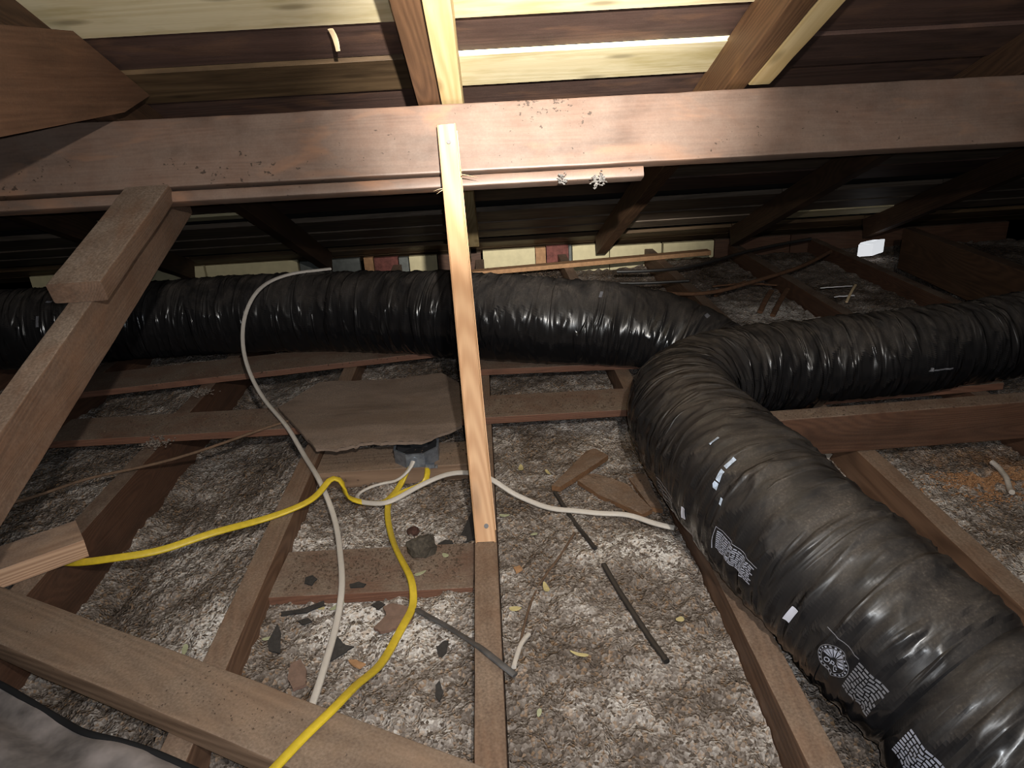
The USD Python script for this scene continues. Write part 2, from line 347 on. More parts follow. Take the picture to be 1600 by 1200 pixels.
# loose insulation: grey-brown dust with pale lumps; "white" is how much fresh pale fill lies there
material("fluff", {
    "geo": ("geometry", {}), "at": ("attribute", {"attribute": "white"}), "ar": ("attribute", {"attribute": "rust"}),
    "n1": ("noise_texture", {"scale": 38.0, "detail": 5.0, "roughness": 0.7}), "vo": ("voronoi_texture", {"scale": 210.0, "randomness": 1.0}), "v2": ("voronoi_texture", {"scale": 260.0}),
    "a1": ("math", {"math_type": "multiply_add", "value2": 0.55, "value3": -0.27}), "s": ("math", {"math_type": "add"}), "sc": ("separate_color", {}),
    "vs": ("math", {"math_type": "multiply_add", "value2": 0.30, "value3": -0.15}), "s2": ("math", {"math_type": "add"}),
    "ramp": ("rgb_ramp", {"ramp": [(0.10, (0.046, 0.036, 0.029)), (0.32, (0.125, 0.100, 0.083)), (0.5, (0.215, 0.182, 0.158)), (0.68, (0.36, 0.322, 0.29)), (0.9, (0.62, 0.58, 0.54))]}),
    "hue": ("separate_color", {}), "tr": ("map_range", {"from_min": 0.80, "from_max": 0.84, "to_min": 0.0, "to_max": 0.35, "clamp": True}),
    "tan": ("mix_color", {"b": (0.36, 0.21, 0.10)}), "rst": ("mix_color", {"b": (0.38, 0.19, 0.085)}),
    "bh": ("math", {"math_type": "multiply_add", "value2": 0.8}),
    "b": ("bump", {"strength": 0.8, "distance": 0.006}), "p": ("principled_bsdf", {"roughness": 0.95, "specular_ior_level": 0.1})},
    [("geo.position", "n1.vector"), ("geo.position", "vo.vector"), ("geo.position", "v2.vector"), ("n1.fac", "a1.value1"), ("at.fac", "s.value1"), ("a1.value", "s.value2"),
     ("vo.color", "sc.color"), ("sc.r", "vs.value1"), ("s.value", "s2.value1"), ("vs.value", "s2.value2"), ("s2.value", "ramp.fac"), ("sc.g", "tr.value"), ("tr.result", "tan.fac"), ("ramp.color", "tan.a"),
     ("tan.result", "rst.a"), ("ar.fac", "rst.fac"), ("rst.result", "p.base_color"), ("vo.distance", "bh.value1"), ("n1.fac", "bh.value3"), ("bh.value", "b.height"), ("b.normal", "p.normal")])
material("granule", {
    "geo": ("geometry", {}), "n": ("noise_texture", {"scale": 400.0}),
    "ramp": ("rgb_ramp", {"ramp": [(0.0, (0.09, 0.07, 0.055)), (0.06, (0.15, 0.12, 0.10)), (0.25, (0.24, 0.20, 0.17)), (0.5, (0.42, 0.38, 0.34)), (0.72, (0.62, 0.58, 0.53)), (0.90, (0.70, 0.66, 0.61)), (0.925, (0.42, 0.26, 0.12)), (0.95, (0.50, 0.42, 0.22)), (0.975, (0.30, 0.14, 0.09)), (1.0, (0.05, 0.045, 0.04))]}),
    "p": ("principled_bsdf", {"roughness": 0.9, "specular_ior_level": 0.15})},
    [("geo.random_per_island", "ramp.fac"), ("ramp.color", "p.base_color")])
material("pale_granule", {
    "geo": ("geometry", {}), "n": ("noise_texture", {"scale": 300.0, "detail": 3.0}),
    "ramp": ("rgb_ramp", {"ramp": [(0.0, (0.20, 0.165, 0.14)), (0.15, (0.33, 0.29, 0.25)), (0.4, (0.48, 0.44, 0.40)), (0.8, (0.64, 0.60, 0.56)), (0.93, (0.70, 0.67, 0.63)), (0.96, (0.44, 0.36, 0.22)), (1.0, (0.40, 0.24, 0.14))]}),
    "m": ("mix_color", {"blend_type": "multiply", "fac": 0.5}), "nr": ("rgb_ramp", {"ramp": [(0.3, (0.45, 0.42, 0.40)), (0.6, (1, 1, 1))]}),
    "p": ("principled_bsdf", {"roughness": 0.95, "specular_ior_level": 0.1})},
    [("geo.random_per_island", "ramp.fac"), ("geo.position", "n.vector"), ("n.fac", "nr.fac"), ("ramp.color", "m.a"), ("nr.color", "m.b"), ("m.result", "p.base_color")])
material("crumb", {
    "geo": ("geometry", {}),
    "ramp": ("rgb_ramp", {"ramp": [(0.0, (0.10, 0.07, 0.05)), (0.3, (0.21, 0.16, 0.12)), (0.6, (0.33, 0.27, 0.22)), (0.85, (0.58, 0.54, 0.48)), (0.93, (0.46, 0.34, 0.17)), (1.0, (0.34, 0.18, 0.10))]}),
    "p": ("principled_bsdf", {"roughness": 0.95, "specular_ior_level": 0.1})},
    [("geo.random_per_island", "ramp.fac"), ("ramp.color", "p.base_color")])
material("sawdust", {
    "geo": ("geometry", {}), "n": ("noise_texture", {"scale": 160.0, "detail": 5.0, "roughness": 0.7}),
    "ramp": ("rgb_ramp", {"ramp": [(0.3, (0.16, 0.075, 0.035)), (0.5, (0.36, 0.19, 0.095)), (0.7, (0.52, 0.32, 0.18))]}),
    "b": ("bump", {"strength": 0.8, "distance": 0.004}), "p": ("principled_bsdf", {"roughness": 0.95, "specular_ior_level": 0.1})},
    [("geo.position", "n.vector"), ("n.fac", "ramp.fac"), ("ramp.color", "p.base_color"), ("n.fac", "b.height"), ("b.normal", "p.normal")])

# ------------------------------------------------------------------ the large structure: roof, floor, eave wall
SL = math.radians(22.2)
NR = V(0, math.sin(SL), math.cos(SL))       # roof normal, outwards
SD = V(0, math.cos(SL), -math.sin(SL))      # down the slope
C_RAF, D_RAF = 1.29, 0.089
C_SH = C_RAF + D_RAF


def roof(x, v, c):
    y = v * math.cos(SL)
    return V(x, y, (c - y * math.sin(SL)) / math.cos(SL))


roof_x = tag(UsdGeom.Xform.Define(stage, "/World/ceiling").GetPrim(), "dark board roof deck sloping down to the eave, with some pale new boards", None, None, "structure")
rows = [(-0.45 + 0.147 * k, -0.45 + 0.147 * (k + 1)) for k in range(13)]
rows = [r for r in rows if r[1] < 1.45] + [(1.437, 1.583), (1.588, 1.729), (1.733, 1.878), (1.884, 2.026), (2.031, 2.172), (2.177, 2.319), (2.325, 2.465), (2.47, 2.611), (2.617, 2.76), (2.766, 2.925), (3.085, 3.256), (3.264, 3.399), (3.407, 3.53), (3.69, 3.83), (3.835, 3.97)]
bays = [(-2.5, -1.385), (-1.385, -0.745), (-0.745, -0.075), (-0.075, 0.562), (0.562, 1.17), (1.17, 1.81), (1.81, 3.0)]
for (v0, v1) in rows:
    for bi, (x0, x1) in enumerate(bays):
        m, proud = "dark_board", rng.uniform(-0.001, 0.004)
        if abs(v0 - 1.437) < 1e-3:
            m = {2: "pale_board", 3: "pale_board"}.get(bi, "dark_board")
            proud = 0.009
        elif v0 < 1.43:
            m = "pale_board" if (bi in (2, 3) and int((v0 + 0.45) / 0.147) % 2 == 0) else "dark_board"
        elif abs(v0 - 1.733) < 1e-3:
            m = {3: "pale_board", 2: "brown_board"}.get(bi, "dark_board")
            proud = 0.009
        elif v0 > 3.05 or abs(v0 - 2.617) < 1e-3:
            proud = {3.085: 0.001, 3.264: 0.0045, 3.407: 0.008, 2.617: 0.0, 2.766: 0.004}.get(v0, 0.0)
            m = "grey_board" if v0 < 3.6 else "brown_board"
        if v0 == 2.766 and bi == 1:
            a, b = roof(x0 + 0.0015, 2.898, C_SH + 0.002), roof(x1 - 0.0015, 2.898, C_SH + 0.002)
            timber("plank", a, b, NR, 0.054, 0.019, "pale_board", parent="/World/ceiling", bev=0.0012, rough=0.0006)
            v1_ = 2.868
        else:
            v1_ = v1
        if v0 == 3.407 and bi == 5:
            m = "pale_board"
        t = 0.019
        c = C_SH + t / 2 - (proud - 0.002)
        a, b = roof(x0 + 0.0015, (v0 + v1_) / 2, c), roof(x1 - 0.0015, (v0 + v1_) / 2, c)
        timber("plank", a, b, NR, v1_ - v0, t, m, parent="/World/ceiling", bev=0.0012, rough=0.0006)
# felt under the roof covering, behind the gaps between boards
fl, fr = -2.5, 3.0
vv = np.array([roof(x, v, c) for c in (C_SH + 0.026, C_SH + 0.030) for x, v in ((fl, -0.5), (fr, -0.5), (fr, 4.05), (fl, 4.05))])
ff = np.array([[0, 1, 2], [0, 2, 3], [4, 6, 5], [4, 7, 6], [0, 4, 5], [0, 5, 1], [1, 5, 6], [1, 6, 2], [2, 6, 7], [2, 7, 3], [3, 7, 4], [3, 4, 0]])
mesh("roofing_felt", (vv, ff), "tar_felt", "/World/ceiling", smooth=False)

fl = trimesh.creation.box([5.6, 4.6, 0.012])
fl.apply_translation([0.3, 1.6, -0.206])
tag(mesh("floor", fl, "plaster", smooth=False), "plaster ceiling below the joists, buried under loose insulation", None, None, "structure")

# ------------------------------------------------------------------ insulation surface
BLOBS = [(0.20, 1.13, 0.10, 0.06, 0.42), (0.29, 1.10, 0.06, 0.06, 0.42), (-0.24, 1.25, 0.14, 0.13, 0.24), (-0.23, 1.0, 0.12, 0.08, 0.26), (-0.30, 0.93, 0.08, 0.1, 0.18), (-0.15, 0.93, 0.07, 0.07, 0.2), (-0.52, 1.0, 0.045, 0.09, 0.38), (-0.625, 0.975, 0.022, 0.035, 0.5), (-0.655, 0.94, 0.025, 0.025, 0.5), (0.33, 0.72, 0.04, 0.05, 0.25),
         (0.23, 0.60, 0.05, 0.04, 0.25), (0.45, 0.93, 0.06, 0.12, 0.2), (0.85, 1.25, 0.05, 0.2, 0.12), (1.03, 2.52, 0.16, 0.2, 0.42), (0.12, 0.98, 0.06, 0.05, 0.12), (0.9, 1.0, 0.06, 0.1, 0.15), (0.70, 1.42, 0.06, 0.05, 0.15), (-0.86, 1.33, 0.05, 0.1, -0.1), (0.08, 1.5, 0.1, 0.08, 0.02)]


def ins_base(x, y):
    x, y = np.asarray(x, float), np.asarray(y, float)
    bx = [-2.6, -1.28, -1.25, -0.90, -0.84, -0.78, -0.50, -0.43, -0.38, -0.10, -0.04, 0.0, 0.30, 0.37, 0.42, 0.74, 0.79, 0.84, 1.15, 1.22, 3.1]
    bz = [-0.08, -0.08, -0.08, -0.055, -0.12, -0.145, -0.075, -0.05, -0.060, -0.052, -0.05, -0.048, -0.052, -0.055, -0.085, -0.085, -0.075, -0.062, -0.065, -0.06, -0.07]
    z = np.interp(x, bx, bz)
    z = z - 0.02 * np.clip((0.85 - y) / 0.3, 0, 1)
    z = z + 0.012 * np.exp(-((x - 0.22) / 0.10) ** 2 - ((y - 1.12) / 0.06) ** 2)
    return z


def ins_z(x, y):
    x, y = np.asarray(x, float), np.asarray(y, float)
    p = np.stack([x, y, np.zeros_like(x)], -1)
    big = meshkit.fbm(p * 9, 3, 11) - 0.5
    mid = meshkit.noise(p * 46, 5) - 0.5
    sm = meshkit.noise(p * 105, 6) - 0.5
    fine = meshkit.noise(p * 210, 8) - 0.5
    near = np.clip((2.6 - y) / 1.2, 0.3, 1)
    return np.minimum(ins_base(x, y) + 0.022 * big + 0.013 * mid + 0.0085 * sm * near + 0.004 * fine * near, -0.006)


ys = [0.36]
while ys[-1] < 3.49:
    ys.append(ys[-1] + 0.0040 + 0.0042 * max(0, ys[-1] - 0.7))
ys = np.array(ys)
ins = tag(UsdGeom.Xform.Define(stage, "/World/loose_insulation").GetPrim(), "grey and white loose-fill insulation lying between the ceiling joists", "insulation", None, "stuff")
JX = [-1.66, -1.262, -0.853, -0.443, -0.037, 0.361, 0.787, 1.20, 1.61]
edges = [-2.4] + JX + [2.8]
for bi in range(len(edges) - 1):
    e0, e1 = edges[bi] + 0.0215, edges[bi + 1] - 0.0215
    dx = 0.0048 if -1.0 < (e0 + e1) / 2 < 1.0 else 0.010
    xs = np.linspace(e0, e1, int((e1 - e0) / dx) + 1)
    GX, GY = np.meshgrid(xs, ys)
    GZ = ins_z(GX, GY)
    nx, ny = len(xs), len(ys)
    idx = np.arange(nx * ny).reshape(ny, nx)
    q = np.stack([idx[:-1, :-1], idx[:-1, 1:], idx[1:, 1:], idx[1:, :-1]], -1).reshape(-1, 4)
    fp = tag(mesh("fluff", (np.stack([GX, GY, GZ], -1).reshape(-1, 3), q), "fluff", "/World/loose_insulation", smooth=True), kind="stuff")
    pw = np.stack([GX, GY, GZ * 0], -1)
    white = 0.47 + 0.55 * (meshkit.fbm(pw * 13, 4, 21) - 0.5) + 0.40 * (meshkit.fbm(pw * 6.5, 3, 25) - 0.5) + 3.5 * (GZ - ins_base(GX, GY))
    for (bx, by, sx_, sy_, a) in BLOBS:
        white = white + a * np.exp(-((GX - bx) / sx_) ** 2 - ((GY - by) / sy_) ** 2)
    white = white - 0.10 * np.clip((GY - 2.2), 0, 1)
    rust = 0.55 * np.exp(-((GX - 1.07) / 0.13) ** 2 - ((GY - 1.37) / 0.07) ** 2) * np.clip(meshkit.fbm(pw * 30, 3, 31) * 3 - 0.9, 0, 1)
    for nm, arr in (("white", white), ("rust", rust)):
        UsdGeom.PrimvarsAPI(fp).CreatePrimvar(nm, Sdf.ValueTypeNames.FloatArray, "vertex").Set(Vt.FloatArray.FromNumpy(np.clip(arr, 0, 1).astype(np.float32).ravel()))

OCT = np.array([[1, 0, 0], [-1, 0, 0], [0, 1, 0], [0, -1, 0], [0, 0, 1], [0, 0, -1]], float)
OCF = np.array([[0, 2, 4], [2, 1, 4], [1, 3, 4], [3, 0, 4], [2, 0, 5], [1, 2, 5], [3, 1, 5], [0, 3, 5]])


def chunks(pos, size, seed):
    r = np.random.default_rng(seed)
    n = len(pos)
    o = OCT[None] * r.uniform(0.45, 1.0, (n, 6, 3)) + r.normal(0, 0.18, (n, 6, 3))
    o[..., 2] *= r.uniform(0.35, 0.9, (n, 1))
    a = r.uniform(0, 2 * np.pi, n)
    ca, sa = np.cos(a)[:, None], np.sin(a)[:, None]
    o = np.stack([o[..., 0] * ca - o[..., 1] * sa, o[..., 0] * sa + o[..., 1] * ca, o[..., 2]], -1)
    v = pos[:, None] + o * size[:, None, None]
    return v.reshape(-1, 3), (OCF[None] + 6 * np.arange(n)[:, None, None]).reshape(-1, 3)


def joist_free(x):
    ok = np.ones(len(x), bool)
    for jx in (-1.26, -0.853, -0.443, -0.037, 0.361, 0.787, 1.2, 1.6):
        ok &= np.abs(x - jx) > 0.024
    return ok


def scatter(n, seed):
    r = np.random.default_rng(seed)
    gy = 0.5 + 2.9 * r.random(n) ** 1.9
    gx = r.uniform(-0.85, 1.0, n) * (0.55 + 0.45 * gy) + 0.06
    k = joist_free(gx)
    return gx[k], gy[k], r


gx, gy, r_ = scatter(34000, 41)
gs = 0.0015 + 0.0030 * r_.random(len(gx)) ** 2.6 + 0.0008 * gy
tag(mesh("granule", chunks(np.stack([gx, gy, ins_z(gx, gy) + gs * 0.15], 1), gs, 3), "granule", "/World/loose_insulation", smooth=False), kind="stuff")
# larger pale nodules, thickest in the bay under the metal box
gx, gy, r_ = scatter(60000, 42)
wl = np.exp(-((gx + 0.24) / 0.16) ** 2 - ((gy - 1.12) / 0.34) ** 2) + 0.35 * np.exp(-((gx - 0.2) / 0.2) ** 2 - ((gy - 1.1) / 0.3) ** 2) + 0.5 * np.exp(-((gx + 0.5) / 0.06) ** 2 - ((gy - 1.0) / 0.12) ** 2) + 0.9 * np.exp(-((gx + 0.64) / 0.025) ** 2 - ((gy - 0.96) / 0.03) ** 2) + 0.8 * np.exp(-((gx - 0.21) / 0.09) ** 2 - ((gy - 1.13) / 0.045) ** 2) + 0.7 * np.exp(-((gx - 0.30) / 0.05) ** 2 - ((gy - 1.10) / 0.05) ** 2) + 0.05
k = r_.random(len(gx)) < wl * 0.8
gx, gy = gx[k], gy[k]
gs = 0.0030 + 0.0042 * r_.random(len(gx)) ** 1.8
tag(mesh("granule", chunks(np.stack([gx, gy, ins_z(gx, gy) + gs * 0.2], 1), gs, 5), "pale_granule", "/World/loose_insulation", smooth=40), kind="stuff")
# crumbs that fell on the boards lying over the joists
bx, bz = [], []
for (x0, x1, y0, y1, z, n) in ((-1.0, 0.30, 1.64, 1.74, 0.0205, 2600), (-1.0, -0.25, 2.02, 2.12, 0.0205, 700), (-0.40, -0.08, 1.06, 1.17, -0.0370, 1500), (0.6, 1.2, 1.35, 1.39, 0.0905, 350), (-0.40, -0.07, 1.46, 1.55, -0.0145, 300)):
    q0 = rng.uniform(x0, x1, n)
    q1 = y0 + (y1 - y0) * rng.random(n) ** (0.7 if z < 0 else 1.0)
    slope = {0.0205: -0.029 if y0 < 1.9 else 0.148}.get(z, 0.0)
    q1 = q1 + (slope * (q0 + 0.38) if y0 < 1.9 else slope * (q0 + 0.73))
    bx.append(np.stack([q0, q1, np.full(n, z)], 1))
for n_b, t0, t1 in ((900, 0.0, 0.62),):
    ta, tb = rng.uniform(t0, t1, n_b), rng.uniform(-0.040, 0.040, n_b)
    keep_ = meshkit.fbm(np.stack([ta * 9, tb * 20, ta * 0], -1), 3, 12) > 0.5
    pq = V(-0.807, 1.013, 0.0382) + V(-0.464, -0.886, 0) * 0.0455 + unit(V(0.886, -0.464, 0)) * ta[:, None] + V(-0.464, -0.886, 0) * tb[:, None]
    bx.append(pq[keep_])
bx = np.vstack(bx)
tag(mesh("crumbs", chunks(bx + V(0, 0, 0.0008), (0.0009 + 0.0034 * rng.random(len(bx)) ** 5) * np.where(bx[:, 1] < 1.02, 0.6, 1.0), 6), "crumb", smooth=False), "brown and white crumbs strewn over the boards lying across the joists", "crumbs", kind="stuff")

# ------------------------------------------------------------------ joists, rafters, purlin
J = [(-1.66, "dusty brown ceiling joist in the darkness at the far left edge of the attic"),
     (-1.262, "dusty brown ceiling joist behind the slanted strut, left of the joist holding the pale stud"),
     (-0.853, "brown ceiling joist carrying the end of the pale sawn stud"),
     (-0.443, "weathered ceiling joist the yellow cable arches over, with dark right flank"),
     (-0.037, "brown ceiling joist that the pale upright batten stands on"),
     (0.361, "brown ceiling joist half hidden along the left edge of the near black duct"),
     (0.787, "brown ceiling joist to the right of the near black duct, under the edge-laid timber"),
     (1.20, "dark ceiling joist at the right edge passing under the black duct"),
     (1.61, "dark ceiling joist in the unlit far right corner")]
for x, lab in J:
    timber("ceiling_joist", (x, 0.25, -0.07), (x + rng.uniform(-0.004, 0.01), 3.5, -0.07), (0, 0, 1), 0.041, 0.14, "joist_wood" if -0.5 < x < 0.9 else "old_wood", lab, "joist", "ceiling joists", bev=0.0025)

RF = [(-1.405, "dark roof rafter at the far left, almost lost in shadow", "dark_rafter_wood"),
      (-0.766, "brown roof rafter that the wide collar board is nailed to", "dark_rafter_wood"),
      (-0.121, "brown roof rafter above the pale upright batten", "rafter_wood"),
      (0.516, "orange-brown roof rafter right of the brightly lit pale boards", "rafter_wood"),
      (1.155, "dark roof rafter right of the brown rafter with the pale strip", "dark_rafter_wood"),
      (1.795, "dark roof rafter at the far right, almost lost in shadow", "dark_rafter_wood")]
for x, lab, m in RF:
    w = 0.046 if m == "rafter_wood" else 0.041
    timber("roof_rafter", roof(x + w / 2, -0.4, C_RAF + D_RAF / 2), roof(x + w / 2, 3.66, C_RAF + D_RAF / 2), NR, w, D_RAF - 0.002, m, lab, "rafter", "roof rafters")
timber("sister_board", roof(-0.051, -0.4, C_RAF + 0.044), roof(-0.051, 3.3, C_RAF + 0.044), NR, 0.044, 0.083, "sister_wood", "pale new timber fixed along the rafter above the upright batten", "rafter brace")
timber("sister_board", roof(0.588, -0.4, C_RAF + 0.044), roof(0.588, 1.745, C_RAF + 0.044), NR, 0.046, 0.083, "sister_wood", "pale new timber fixed along the rafter right of the bright boards", "rafter brace")


def purlin_at(x, s=0.0, c=0.0):
    """front top edge of the purlin at x, moved s down the roof slope and c along the roof normal"""
    return V(x, 1.588, 0.7425 - 0.0066 * x) + SD * s + NR * c


timber("roof_purlin", purlin_at(-1.9, 0.020, -0.0715), purlin_at(2.4, 0.020, -0.0715), NR, 0.040, 0.141, "purlin_wood", "long scuffed brown timber running across under all the rafters", "beam", bev=0.005, rough=0.0018, kind="thing")
timber("edge_batten", purlin_at(-1.9, 0.029, -0.160), purlin_at(0.335, 0.029, -0.157), NR, 0.040, 0.024, "purlin_wood", "narrow brown batten along the bottom edge of the long cross timber", "batten", bev=0.006)

# wide collar board nailed to the right side of the left rafter, its end cut to the roof slope
poly = [(0.55, 0.715), (1.134, 0.737), (1.552, 0.760), (1.690, 0.790), (1.430, 0.896), (1.214, 0.890), (0.55, 0.868)]
from shapely.geometry import Polygon
cb = trimesh.creation.extrude_polygon(Polygon(poly), 0.030, engine="earcut")
cbv = np.array(cb.vertices)
cb = trimesh.Trimesh(cbv, cb.faces, process=False)
pr = mesh("collar_board", cb, "collar_wood", smooth=20)
place(pr, frame_matrix(V(0, 1, 0), V(0, 0, 1), V(1, 0, 0), V(-0.722, 0, 0)))
tag(pr, "wide brown board with a slanted end, nailed to the left rafter above the cross timber", "board")

# slanted strut from the purlin down to the left, with a short block on top
sd = unit(V(0, -1, -0.318))
su = unit(V(0, -0.318, 1))
s0 = V(-0.681, 1.70, 0.539) + su * 0.0445
timber("slanted_strut", s0, s0 + sd * 1.72, su, 0.041, 0.089, "dusty_wood", "dusty timber strut slanting down from the cross timber to the lower left", "strut")
b0 = V(-0.676, 1.545, 0.0)
b0[2] = 0.539 + (1.545 - 1.70) * 0.318 + 0.0934 + 0.0205
timber("short_block", b0, b0 + sd * 0.372, su, 0.089, 0.037, "dusty_wood", "short dusty offcut lying flat on top of the slanted strut", "block", bev=0.004, rough=0.002)

# pale upright batten leaning against the purlin
foot = [(-0.054, 1.112, 0.0015), (-0.0195, 1.108, 0.0015)]
fx = unit(V(-0.0265, 0.42, 0.6975))
fr_ = unit(V(1, -0.06, 0) - fx * (V(1, -0.06, 0) @ fx))
fn = np.cross(fr_, fx)              # away from the camera side
if fn[1] < 0:
    fn = -fn
base = V(-0.0372, 1.111, 0.0015) + fn * 0.019
n_ = 36
pv = []
L = 0.822
for i in range(n_ + 1):
    c = base + fx * (L * i / n_)
    for a, b in ((-1, -1), (1, -1), (1, 1), (-1, 1)):
        for (da, db) in ((0.84, 1.0), (0.95, 0.95), (1.0, 0.84)) if a * b > 0 else ((1.0, 0.84), (0.95, 0.95), (0.84, 1.0)):
            o = c + fr_ * a * da * 0.0190 + fn * b * db * 0.019
            if i == 0:
                o = o + fx * ((0.0015 - o[2]) / fx[2])
            if i == n_:
                o = o + fx * (0.004 * (meshkit.noise(o * 170, 4) - 0.4))
            pv.append(o)
K = 12
pf = []
for i in range(n_):
    for j in range(K):
        a, b = i * K + j, i * K + (j + 1) % K
        pf += [[a, b, a + K], [b, b + K, a + K]]
pv = np.array(pv)
pv = np.vstack([pv, pv[:K].mean(0), pv[-K:].mean(0)])
for j in range(K):
    pf += [[n_ * K + K, (j + 1) % K, j], [n_ * K + K + 1, n_ * K + j, n_ * K + (j + 1) % K]]
pf = np.array(pf)
loc = (pv - base) @ np.stack([fx, fr_, np.cross(fx, fr_)], 1)
if trimesh.Trimesh(loc, pf, process=False).volume < 0:
    pf = pf[:, ::-1]
prop = empty("upright_batten", "pale new softwood batten standing on a joist and screwed to the cross timber", "batten", base)
pm = mesh("shaft", (loc, pf), "new_wood", prop.GetPath(), smooth=30)
place(pm, frame_matrix(fx, fr_, np.cross(fx, fr_), V(0, 0, 0)))


def screw(s, off, parent, m="screw_steel"):
    p = fx * s + fr_ * off - fn * 0.0196
    d = trimesh.creation.cylinder(0.0042, 0.0016, sections=16)
    r = trimesh.creation.annulus(0.0012, 0.0026, 0.0022, sections=12)
    t = trimesh.util.concatenate([d, r])
    q = mesh("screw", t, m, parent, smooth=30)
    place(q, frame_matrix(fr_, np.cross(-fn, fr_), -fn, p))


screw(0.030, 0.004, prop.GetPath())
screw(0.782, 0.002, prop.GetPath())
for s, off, dirv, ln, wd in ((0.715, 0.019, (0.9, 0.05, -0.22), 0.038, 0.0045), (0.738, 0.018, (0.25, 0.0, -0.9), 0.018, 0.003), (0.690, -0.019, (-0.9, 0, -0.2), 0.020, 0.0025), (0.687, -0.018, (-0.8, 0.0, -0.42), 0.016, 0.002)):
    p0 = fx * s + fr_ * off - fn * 0.012
    pts = np.array([p0, p0 + unit(dirv) * ln * 0.5 + V(0, 0, 0.001), p0 + unit(dirv) * ln])
    v, f = sweep(spline(pts, ln / 6), wd, 0.001, 6)
    m_ = len(v) // 6
    c = p0
    tt = np.clip(((v - p0) @ unit(dirv)) / ln, 0, 1)[:, None]
    axis = p0 + unit(dirv) * ln * tt
    v = axis + (v - axis) * (1.05 - tt)
    mesh("splinter", (v, f), "splinter", prop.GetPath(), smooth=30)

# ------------------------------------------------------------------ timbers lying on the joists
timber("cross_plank", (-1.12, 1.715, 0.0105), (0.352, 1.672, 0.0105), (0, 0, 1), 0.135, 0.019, "red_edge_wood", "dusty reddish board lying across the joists, partly under the scrap of plywood", "board", bev=0.002)
timber("cross_plank", (-1.27, 2.045, 0.0105), (-0.19, 2.205, 0.0105), (0, 0, 1), 0.16, 0.019, "red_edge_wood", "reddish board running slightly askew across the joists under the far duct on the left", "board", bev=0.002)
timber("cross_plank", (-0.10, 2.018, 0.0105), (0.50, 1.978, 0.0105), (0, 0, 1), 0.135, 0.019, "red_edge_wood", "reddish board end showing under the far duct right of the upright batten", "board", bev=0.002)
timber("cross_plank", (0.80, 1.645, 0.0105), (1.262, 1.662, 0.0105), (0, 0, 1), 0.10, 0.019, "red_edge_wood", "thin brown board under the right arm of the black duct, behind the edge-laid timber", "board", bev=0.002)
timber("edge_laid_timber", (0.532, 1.372, 0.0455), (1.75, 1.392, 0.0455), (0, 0, 1), 0.050, 0.089, "old_wood", "brown timber set on edge across the joists right of the duct bend", "timber", bev=0.004)
dpl = unit(V(0.886, -0.464, 0))
npl = V(-0.464, -0.886, 0)
c0 = V(-0.807, 1.013, 0.0195) + npl * 0.0455
timber("flat_plank", c0 - dpl * 0.07, c0 + dpl * 1.25, (0, 0, 1), 0.091, 0.037, "plank_wood", "wide dusty timber lying diagonally over the joists in the lower left corner", "plank", bev=0.004, rough=0.0018)
ds = unit(V(0.092, 0.07, 0))
ns = unit(V(0.5, -0.87, 0))
e_ = V(-0.8, 1.195, 0.0195)
sdir = unit(V(-0.100, -0.072, 0))
timber("edge_joist", (1.645, 1.92, 0.083), (1.645, 2.76, 0.1), (0, 0, 1), 0.045, 0.16, "dark_rafter_wood", "dark deep timber standing on edge in the far right corner beside the daylight", "timber")
timber("sawn_stud", e_, e_ + sdir * 0.75, (0, 0, 1), 0.089, 0.037, "stick_wood", "clean pale sawn stud poking in from the left onto a joist, above the diagonal plank", "stud", bev=0.002)
timber("nailing_block", (-0.418, 1.5085, -0.0365), (-0.061, 1.5055, -0.0365), (0, 0, 1), 0.115, 0.043, "plank_wood", "orange-brown wooden block set between two joists behind the metal box", "block", bev=0.003)
timber("flat_noggin", (-0.420, 1.118, -0.0475), (-0.060, 1.104, -0.0475), (0, 0, 1), 0.135, 0.020, "red_edge_wood", "dusty reddish board set low between two joists in front of the upright batten", "board", bev=0.002)
timber("eave_batten", (-0.09, 3.18, 0.0115), (1.03, 3.30, 0.0115), (0, 0, 1), 0.05, 0.020, "orange_pine", "thin orange-brown batten crossing the joists close to the eave", "batten", bev=0.002)

# scrap of plywood with a torn front edge and a bent-down lip
outline = np.array([(-0.563, 1.728), (-0.525, 1.815), (-0.488, 1.885), (-0.32, 1.905), (-0.15, 1.908), (-0.098, 1.825), (-0.092, 1.68), (-0.085, 1.535), (-0.13, 1.50), (-0.174, 1.472), (-0.25, 1.468), (-0.30, 1.475), (-0.36, 1.470), (-0.414, 1.476), (-0.445, 1.52), (-0.469, 1.560)])
poly = Polygon(outline)
tri = trimesh.creation.extrude_polygon(poly.segmentize(0.02), 0.007, engine="earcut").subdivide_to_size(0.022)
pvv = np.array(tri.vertices)


def sheet_lift(x, y):
    z = 0.0215 + 0.022 * np.clip((1.74 - y) / 0.25, 0, 1) ** 1.2
    fold = 1.553 - 0.02 * (x + 0.25)
    z = z - 0.15 * np.clip(fold - y, 0, None)
    z = z + 0.010 * np.clip((-0.40 - x) / 0.12, 0, 1) + 0.004 * np.sin(x * 21 + y * 9)
    return z


jag = (meshkit.noise(np.stack([pvv[:, 0] * 90, pvv[:, 1] * 20, pvv[:, 0] * 0], -1), 3) - 0.5) * 0.012 * (pvv[:, 1] < 1.51)
pvv[:, 1] += jag
pvv[:, 2] += sheet_lift(pvv[:, 0], pvv[:, 1]) + 0.002 * (meshkit.noise(pvv * 30, 9) - 0.5)
tag(mesh("plywood_sheet", (pvv, np.array(tri.faces)), "plywood_scrap", smooth=25), "torn dusty brown sheet of thin board lying over the metal box", "sheet")

